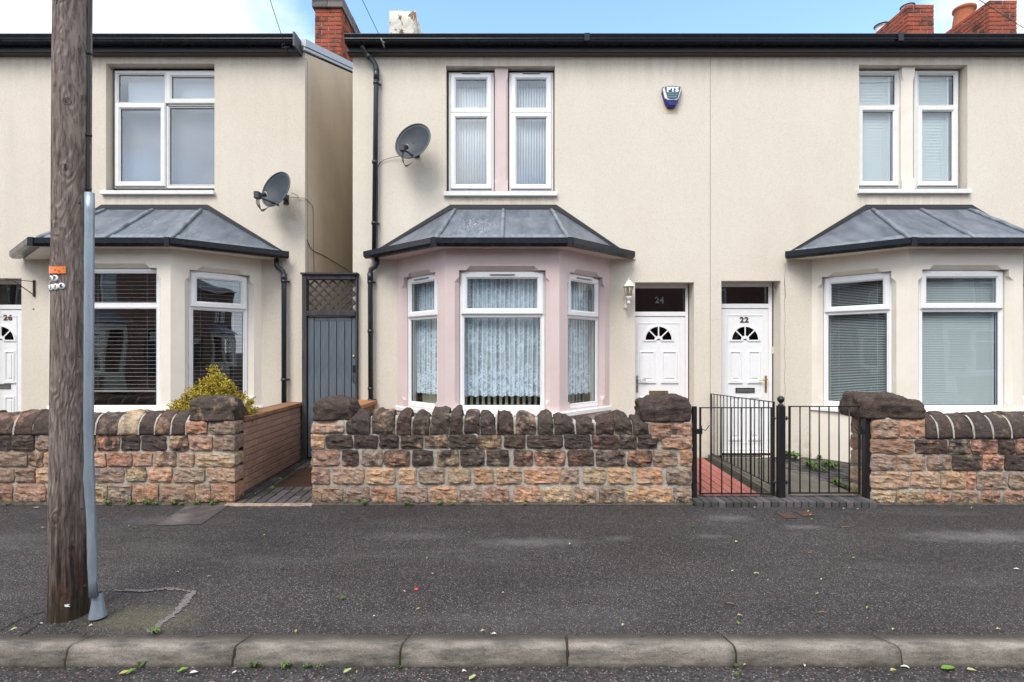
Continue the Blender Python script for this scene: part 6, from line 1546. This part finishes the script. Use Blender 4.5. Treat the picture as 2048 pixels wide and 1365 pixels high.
# small weeds: a few tuft shapes, copied
def tuft(seed, n=16, r=.045, h=.035):
    rr = random.Random(seed); g = G()
    for i in range(n):
        a = rr.random()*6.283; l = rr.uniform(.5, 1)*r; d = Vector((math.cos(a), math.sin(a), 0)); z1 = rr.uniform(.4, 1)*h; w_ = rr.uniform(.004, .009)
        sd = Vector((-d.y, d.x, 0))*w_
        g.add([Vector((0, 0, 0)), d*l*.55-sd+Vector((0, 0, z1)), d*l+Vector((0, 0, z1*.8)), d*l*.55+sd+Vector((0, 0, z1))], [(0, 1, 2, 3)])
    return g
protos = []; SORT = []
def ground_z(y):
    return 0.0 if y < DK else (zp(y) if y < 5.5 else .226+(y-5.5)*.03)
wd = [(213, 1010, 1.2), (258, 1008, 1.3), (292, 1008, 1.5), (310, 1009, .8), (345, 1008, 1.2), (362, 1008, .8), (393, 1006, 1.2), (425, 1004, 1.3), (14, 1012, .8), (729, 1009, 1.3), (812, 1008, .9), (822, 1010, .8), (879, 1011, 1), (905, 1013, .8), (1050, 1016, .7), (308, 1270, 1.0), (284, 1336, .9), (508, 1337, 1.0), (571, 1337, 1.0), (613, 1337, .7), (684, 1200, .7), (1388, 1018, .8), (1556, 1018, 1.1), (1472, 1352, .5), (1492, 1016, .8), (640, 1337, .6), (800, 1337, .5), (1474, 1336, .5), (545, 980, .9), (600, 1004, .8), (508, 1008, .8), (270, 1058, .5), (1386, 1055, .5), (560, 962, .8)]
def ray_ground(x, y):
    D = 4.0
    for _ in range(40):
        z = ground_z(D); D = .5*D+.5*min(9, (EYE-z)*F/(y-705))
    return D
tag_w = []
for i in range(3): tag_w.append(tuft(i))
first = [None]*3
def place_weed(D, X, s, i, z=None):
    k = i % 3; z = ground_z(D)+.002 if z is None else z
    if first[k] is None:
        o = tag_w[k].build('weed', WEEDM, loc=(0, 0, 0), fix=False); first[k] = o
    else: o = first[k].copy(); C.objects.link(o)
    o.location = (X, D, z); o.rotation_euler = (0, 0, i*1.7); o.scale = (s, s, s*1.1); o.data.name = 'weed'
    return o
for i, (x, y, s) in enumerate(wd):
    D = ray_ground(x, y)
    if 990 < y < 1019 and not 450 < x < 622: D = 5.33
    X = px(x, D)
    near = 'at the foot of the stone wall' if 1003 < y < 1013 and x < 1100 else ('in the gutter below the kerb' if y > 1330 else ('by the gate step' if 1012 < y < 1020 else 'on the paving'))
    o = place_weed(D, X, s, i); tag(o, 'tiny bright green weed growing '+near, 'weed', 'weeds '+near); SORT.append((o, x, y))
for i, (x, y, s) in enumerate(((1578, 918, 2.6), (1590, 922, 2.2), (1570, 914, 2.0), (1615, 934, 1.6), (1622, 938, 2.2), (1630, 942, 1.6), (1650, 930, 1.4), (1658, 936, 2.0), (1668, 940, 2.0), (1648, 944, 1.5), (1676, 974, 1.8), (1692, 976, 1.0), (1640, 918, 1.2))):
    D = ray_ground(x, y); o = place_weed(min(D, 7.17), px(x, min(D, 7.17)), s*1.25, i+50); tag(o, 'leafy green weed growing in the yard behind the right gate', 'weed', 'yard weeds behind the right gate'); SORT.append((o, x, y))

# fallen leaves and litter
def leafmesh(seed, l, w_):
    rr = random.Random(seed); g = G(); vs = []; n = 5
    for i in range(n+1):
        t = i/n; hw = w_*math.sin(math.pi*min(1, t*.92+.05))**.8*(.5+.5*(1-t)) ; z = .004+.006*math.sin(t*3)+.004*rr.random()
        vs += [(-l/2+l*t, -hw, z+.004*rr.random()), (-l/2+l*t, 0, z-.002), (-l/2+l*t, hw, z+.005*rr.random())]
    fs = [(3*i+j, 3*i+j+1, 3*i+4+j, 3*i+3+j) for i in range(n) for j in range(2)]
    return g.add(vs, fs, True)
lv = [('pale', 1473, 1087, .040, .4), ('pale', 1513, 1151, .042, -.4), ('green', 1708, 1120, .036, 0), ('green', 1635, 1192, .034, .1), ('green', 1476, 1250, .034, 1.2), ('yellow', 1480, 1236, .034, -.4), ('yellow', 1246, 1255, .030, .5), ('yellow', 837, 1222, .030, .2), ('pale', 1140, 1091, .030, 1), ('pale', 854, 1121, .016, 0), ('green', 528, 1074, .026, .4), ('yellow', 418, 1157, .026, .4),
      ('yellow', 592, 1267, .030, 1.4), ('yellow', 250, 1351, .060, .3), ('green', 263, 1348, .056, 1.0), ('green', 366, 1346, .060, .5), ('pale', 945, 1361, .052, .5), ('pale', 695, 1348, .052, .6), ('green', 1897, 1342, .085, -.2), ('pale', 1944, 1346, .050, -.5), ('yellow', 1787, 1347, .040, 0), ('yellow', 714, 1350, .018, 1), ('pale', 966, 1267, .030, .2), ('green', 735, 1200, .014, 0), ('green', 1624, 1042, .030, 0),
      ('pale', 1510, 1018, .034, 0), ('yellow', 1617, 1026, .034, .2), ('yellow', 1622, 1033, .030, -.5), ('pale', 1688, 1020, .030, 0), ('yellow', 1716, 1021, .030, 0), ('pale', 257, 1056, .020, 0), ('pale', 9, 1026, .026, .2), ('pale', 84, 1059, .026, .3), ('pale', 28, 1264, .036, .6), ('pale', 512, 990, .020, 1), ('pale', 508, 1008, .028, .5), ('pale', 590, 940, .030, 0), ('pale', 1944, 1019, .026, 0), ('yellow', 1490, 1336, .022, 0),
      ('pale', 1735, 1220, .020, 0), ('yellow', 1735, 1242, .012, 0), ('pale', 1787, 1264, .022, 0), ('pale', 1997, 1263, .024, -.3), ('pale', 1699, 1140, .016, -.2), ('pale', 1643, 1163, .022, 0)]
lit = [('twig', 1691, 1056, .07, -.15), ('twig', 1645, 1228, .055, -.1), ('twig', 1460, 1210, .04, -.3), ('twig', 1620, 1108, .03, 0), ('twig', 1318, 1046, .03, -.8), ('scrap', 72, 1018, .045, .3), ('scrap', 388, 1350, .045, .2), ('scrap', 928, 1348, .026, 0), ('scrap', 1609, 1335, .024, 1.2), ('scrap', 1810, 1339, .040, -.5), ('scrap', 988, 1273, .028, 0), ('scrap', 182, 1256, .020, .6), ('scrap', 354, 1148, .022, .2), ('scrap', 938, 1068, .014, 0), ('scrap', 865, 1152, .012, 0), ('scrap', 748, 1237, .012, 0), ('scrap', 808, 1188, .022, 0), ('scrap', 1006, 1190, .014, 0), ('scrap', 1536, 1164, .012, 0), ('scrap', 1465, 1146, .016, 0), ('scrap', 2033, 1142, .03, -.5), ('scrap', 83, 1252, .018, 0), ('scrap', 470, 1350, .028, .8), ('cap', 833, 1180, .016, .3)]
for i, (k, x, y, l, rot) in enumerate(lv):
    D = ray_ground(x, y); mt, tone = {'pale': (PALELEAF, 'pale green'), 'green': (GREENLEAF, 'bright green'), 'yellow': (YELLEAF, 'yellow')}[k]
    o = leafmesh(i, l*.85, l*.29).build('fallen_leaf', mt, loc=(0, 0, 0)); o.location = (px(x, D), D, ground_z(D)+(.006 if D > DK else .008)); o.rotation_euler = (0, 0, rot+.2)
    where = 'in the gutter of the road' if y > 1325 else 'on the paving and pavement'
    tag(o, 'small '+tone+' fallen leaf lying '+where, 'leaf', tone+' fallen leaves '+where); SORT.append((o, x, y))
for i, (k, x, y, l, rot) in enumerate(lit):
    D = ray_ground(x, y); z = ground_z(D)+.005
    if k == 'twig': o = G().tube([(-l/2, 0, .004), (0, .003, .006), (l/2, 0, .004)], .003, 5).build('twig', TWIGM, loc=(0, 0, 0)); lb = ('thin brown twig lying on the dark pavement', 'twig', 'twigs on the pavement')
    elif k == 'cap': o = G().lathe([(0, .006), (.010, .006), (.014, .003), (.015, 0)], (0, 0, 0), 12).build('bottle_cap', Mt('red_plastic_scrap', (.5, .05, .03), .4).m, loc=(0, 0, 0)); lb = ('tiny red plastic cap on the dark pavement', 'cap', None)
    else:
        o = leafmesh(i+90, l, l*.3).build('litter_scrap', PALEL, loc=(0, 0, 0)); lb = ('tiny pale scrap of litter on the dark ground', 'litter', 'pale scraps of litter')
    o.location = (px(x, D), D, z); o.rotation_euler = (0, 0, rot); tag(o, lb[0], lb[1], lb[2]); SORT.append((o, x, y))

# patches in the footway: reinstated strips and covers, thin sheets on the asphalt
def flat(name, poly, mat, dz=.005, label=None, cat=None, kind='structure'):
    vs = []
    for x, y in poly: D = ray_ground(x, y); vs.append((px(x, D), D, zp(D)+dz))
    o = G().add(vs, [tuple(range(len(vs)))]).build(name, mat); tag(o, label, cat, None, kind); return o
m = Mt('old_worn_patch', rough=.8); a = m.mix((.052, .040, .040), (.135, .112, .108), m.ramp(m.noise(4, 7, .7), (.42, 0), (.68, 1))); a = m.mix(a, (.05, .042, .042), m.ramp(m.vor(90), (.2, .7), (.45, 0))); m.col(a); m.bump(m.noise(90, 3), .6, .01)
flat('pavement_patch', [(312, 1052), (380, 1008), (463, 1009), (440, 1024), (402, 1050)], m.m)
CRK = Mt('filled_crack', rough=.9); a = CRK.mix((.17, .15, .142), (.075, .068, .066), CRK.ramp(CRK.noise(70, 5, .8), (.46, 0), (.62, 1))); CRK.col(a); CRK.bump(CRK.noise(120, 3), .7, .01); CRK = CRK.m
def crack(pts, mat, name, wmin, wmax, seed):
    rr = random.Random(seed); L_ = []
    for i in range(len(pts)-1):
        for k in range(14):
            t = k/14; x = pts[i][0]*(1-t)+pts[i+1][0]*t; y = pts[i][1]*(1-t)+pts[i+1][1]*t; L_.append((x+rr.gauss(0, 1.6), y+rr.gauss(0, .9), rr.uniform(wmin, wmax)*rr.choice((.6, 1, 1.2))))
    A = []; B = []
    for i, (x, y, w_) in enumerate(L_):
        D = ray_ground(x, y); X = px(x, D); nx, ny = L_[min(i+1, len(L_)-1)][0]-L_[max(i-1, 0)][0], -(L_[min(i+1, len(L_)-1)][1]-L_[max(i-1, 0)][1])*2.6
        l = math.hypot(nx, ny) or 1; A.append((X-ny/l*w_, D+nx/l*w_, zp(D)+.005)); B.append((X+ny/l*w_, D-nx/l*w_, zp(D)+.005))
    n = len(L_); o = G().add(A+B, [(i, i+1, n+i+1, n+i) for i in range(n-1)]).build(name, mat, fix=False); tag(o, kind='structure')
crack([(225, 1181), (290, 1184), (335, 1178), (388, 1184)], CRK, 'pavement_seam', .006, .018, 1)
crack([(388, 1184), (372, 1205), (345, 1232), (318, 1250), (303, 1268)], CRK, 'pavement_seam', .014, .034, 2)
JB = Mt('dark_seam', (.012, .011, .011), .95).m
crack([(0, 1262), (45, 1238), (92, 1222)], JB, 'pavement_seam', .003, .006, 3); crack([(38, 1275), (95, 1238)], JB, 'pavement_seam', .003, .007, 4)
for poly, lb in (([(1554, 1028), (1578, 1027.5), (1597, 1037.5), (1570, 1038)], 'reddish square cover set in the pavement, nearer the gate post'), ([(1590, 1024), (1617, 1023.5), (1632, 1033), (1606, 1034)], 'reddish square cover set in the pavement, further from the gate post')):
    flat('stopcock_cover', poly, RUST, .006, lb, 'cover', 'thing')
m = Mt('mortar_haunch', rough=.95); m.col(m.mix((.10, .08, .065), (.035, .032, .025), m.ramp(m.noise(14, 6, .7), (.4, 0), (.62, 1)))); m.bump(m.noise(60, 4), .7, .01)
PEACH = Mt('peach_mortar', rough=.95); PEACH.col(PEACH.mix((.34, .245, .185), (.16, .12, .10), PEACH.ramp(PEACH.noise(14, 6, .7), (.4, 0), (.66, 1)))); PEACH = PEACH.m
n = 24
def strip(x0, x1, y0, y1, z0, z1, name, seed):
    vs = []
    for i in range(n+1):
        t = i/n; x = x0+(x1-x0)*t; k = noise.noise(Vector((t*9+seed, 0, 0)))
        vs += [(x, y0+.02*k, zp(y0)+.002), (x, (y0+y1)/2, z0+.006*k), (x, y1, z1+.006*k)]
    o = G().add(vs, [(3*i+j, 3*i+j+1, 3*i+4+j, 3*i+3+j) for i in range(n) for j in range(2)], True).build(name, PEACH if seed == 3 else m.m, fix=False); o['kind'] = 'structure'
strip(PX(455), PX(628), 5.30, 5.37, zp(5.3)+.010, zp(5.36)+.012, 'mortar_fillet', 3)
strip(-7.0, PX(470), 5.335, 5.39, zp(5.35)+.010, zp(5.4)+.022, 'mortar_fillet', 7)
strip(PX(622), PX(1386), 5.335, 5.39, zp(5.35)+.008, zp(5.4)+.022, 'mortar_fillet', 9)
strip(PX(1742), 8.0, 5.335, 5.39, zp(5.35)+.010, zp(5.4)+.022, 'mortar_fillet', 11)

# ---------------------------------------------------------------- the other side of the street (behind the camera, mirrored in the window panes)
OB = brick_mat('far_red_brick', (.21, .115, .09), (.21, .115, .09), (.08, .05, .04), .5); OPP = Mt('far_painted_stone', (.55, .52, .45), .8).m
YO = -8.6
proto_h = None
for hi, x0 in enumerate((-26, -20.8, -15.6, -10.4, -5.2, 0, 5.2, 10.4, 15.6, 20.8)):
    if proto_h:
        h = twin(proto_h, (x0+2.6, YO-3, .1), None); WL[h.name] = Vector((x0+2.6, YO-3, .1)); dxx = Vector((x0+26, 0, 0))
        for ch_ in list(proto_h.children):
            k_ = twin(ch_, WL[ch_.name]+dxx, h)
            if hi == 5 and ch_.name.startswith('wall'): k_.data = k_.data.copy(); k_.data.materials[0] = CREAM
            for sub in ch_.children: twin(sub, WL[sub.name]+dxx, k_)
        continue
    h = empty('terraced_house', (x0+2.6, YO-3, .1), 'red brick terraced house with a pale bay across the street', 'house', 'red brick houses across the street')
    proto_h = h
    mirror = Matrix.Translation((x0, YO, 0)) @ Matrix.Rotation(math.pi, 4, 'Z') @ Matrix.Translation((-5.2, 0, 0))
    g = G(mirror); facade(g, 0, 5.2, .0, 5.7, 0, [(.5, 2.7, .9, 2.7, .15), (3.9, 4.8, .1, 2.6, .15), (.8, 1.5, 3.7, 5.2, .12), (1.7, 2.4, 3.7, 5.2, .12)]); g.box(0, 5.2, .5, 6.5, 0, 5.7); g.build('wall', OB if hi != 3 else CREAM, h)
    g = G(mirror); g.prism([(-.15, 5.65), (3.2, 7.3), (6.6, 5.65)], 0, 5.2, 'x'); g.build('roof', ROOF, h)
    for (a, b, c_, d) in ((.8, 1.5, 3.7, 5.2), (1.7, 2.4, 3.7, 5.2)):
        wn_ = G(mirror).ring(a, b, c_, d, .06, .06, .12).box(a+.06, b-.06, .07, .11, 4.55, 4.61).build('window', UPVC, h); G(mirror).box(a+.05, b-.05, .09, .10, c_+.05, d-.05).build('pane', GLASS, wn_); G(mirror).box(a, b, .2, .21, c_, d).build('curtain', GREYCURT, wn_)
    b_ = G(mirror).prism([(.3, 0), (.9, -.65), (2.3, -.65), (2.9, 0)], .1, .95, 'z').prism([(.3, 0), (.9, -.65), (2.3, -.65), (2.9, 0)], 2.65, 2.95, 'z').box(.86, 1.0, -.65, -.5, .95, 2.65).box(2.2, 2.34, -.65, -.5, .95, 2.65).box(.3, .45, -.12, 0, .95, 2.65).box(2.75, 2.9, -.12, 0, .95, 2.65).build('bay', OPP, h)
    G(mirror).ring(1.0, 2.2, .95, 2.65, .07, -.6, -.52).box(1.05, 2.15, -.58, -.54, 2.1, 2.16).build('bay_frame', UPVC, b_); G(mirror).box(1.05, 2.15, -.56, -.55, 1.0, 2.6).build('pane', GLASS, b_)
    G(mirror).add([(.1, 0, 2.95), (.75, -.8, 2.95), (2.45, -.8, 2.95), (3.1, 0, 2.95), (2.2, 0, 3.5), (1.0, 0, 3.5)], [(0, 1, 5), (1, 2, 4, 5), (2, 3, 4), (0, 3, 2, 1)]).build('bay_roof', LEAD, h)
    G(mirror).box(3.95, 4.75, .1, .15, .1, 2.05).build('door', UPVC if hi % 2 else DARKWOOD, h); G(mirror).box(3.95, 4.75, .12, .13, 2.1, 2.55).build('fanlight', GLASS, h)
    w__ = G(mirror).box(.1, 3.7, -1.85, -1.6, .1, .85).build('front_wall', OB, h)
def car(label, x, y, mat):
    t = empty('parked_car', (x, y, 0), label, 'car', 'cars parked across the street')
    prof = [(-2.0, .32), (-2.05, .62), (-1.95, .82), (-1.35, .92), (-.75, 1.38), (.55, 1.42), (1.25, 1.0), (1.85, .9), (2.02, .62), (1.95, .30)]
    g = G(Matrix.Translation((x, y, 0))); n = len(prof); vs = []
    for (yy, k) in ((-.84, 1), (-.80, 1), (.80, 1), (.84, 1)):
        for a, b in prof: vs.append((a*(1 if abs(yy) < .82 else .98), yy*(1-.20*max(0, (b-.9))/.5), b))
    g.add(vs, [tuple(range(n)), tuple(range(3*n, 4*n))]+[(r*n+i, r*n+(i+1) % n, (r+1)*n+(i+1) % n, (r+1)*n+i) for r in range(3) for i in range(n)]); g.build('body', mat, t, bevel=.02)
    for s in (-1, 1):
        q = [(-1.15, .95), (-.70, 1.32), (.50, 1.36), (1.05, 1.0)]; G(Matrix.Translation((x, y, 0))).add([(a, s*(.845-.20*.84*max(0, b-.9)/.5), b) for a, b in q], [(0, 1, 2, 3)]).build('side_window', Mt_dark, t)
        for xx in (-1.3, 1.3):
            w_ = G().lathe([(.0, .09), (.2, .09), (.3, .08), (.31, 0), (.31, -.09)], (x+xx, y+s*.76, .31), 20, axis=Vector((0, s, 0))).build('wheel', CABLE, t); G().lathe([(0, .1), (.19, .10), (.2, .085)], (x+xx, y+s*.765, .31), 16, axis=Vector((0, s, 0))).build('rim', ALU, w_)
car('blue car parked across the street', -1.6, -3.3, Mt('blue_car_paint', (.015, .04, .16), .2).m)
car('silver car parked across the street', 3.6, -3.3, Mt('silver_car_paint', (.4, .41, .43), .25, .5, .6).m)
car('dark grey car parked across the street', -7.4, -3.3, Mt('grey_car_paint', (.04, .045, .05), .22).m)

# ---------------------------------------------------------------- labels that tell the small scattered things apart
def where_is(x, y):
    a = 'near the pole' if x < 460 else ('before the passage' if x < 625 else ('before the pink bay' if x < 1390 else ('before the gates' if x < 1745 else 'before the right wall')))
    b = 'at the wall foot' if y < 1022 else ('on the upper pavement' if y < 1130 else ('on the lower pavement' if y < 1285 else 'in the gutter'))
    return b, a
ORD = ['leftmost', 'second', 'third', 'fourth', 'fifth', 'sixth', 'seventh', 'eighth', 'ninth', 'tenth', 'eleventh', 'twelfth', 'thirteenth']
bins = {}
for o, x, y in SORT:
    if 'group' in o.keys() and 'yard' in o['group']: key = ('leafy green weed', 'in the yard', 'behind the right gate')
    else:
        kind_ = {'weed': 'tiny green weed', 'twig': 'thin brown twig', 'litter': 'tiny pale litter scrap', 'cap': 'tiny red plastic cap'}.get(o['category']) or ' '.join(o['label'].split()[1:5]).replace(' lying', '')
        b, a = where_is(x, y); key = (kind_, b, a)
    bins.setdefault(key, []).append((x, o))
for key, l in bins.items():
    l.sort(key=lambda t: t[0])
    for i, (x, o) in enumerate(l):
        s = '%s %s, %s' % key
        if len(l) > 1: s += ', leftmost there' if i == 0 else ', %s from the left' % ORD[min(i, 12)]
        o['label'] = s
far = sorted([o for o in C.objects if o.get('group') == 'red brick houses across the street'], key=lambda o: o.location.x)
for i, o in enumerate(far): o['label'] = 'terraced house with pale bay across the street, %s from the left' % (['first']+ORD[1:])[i]
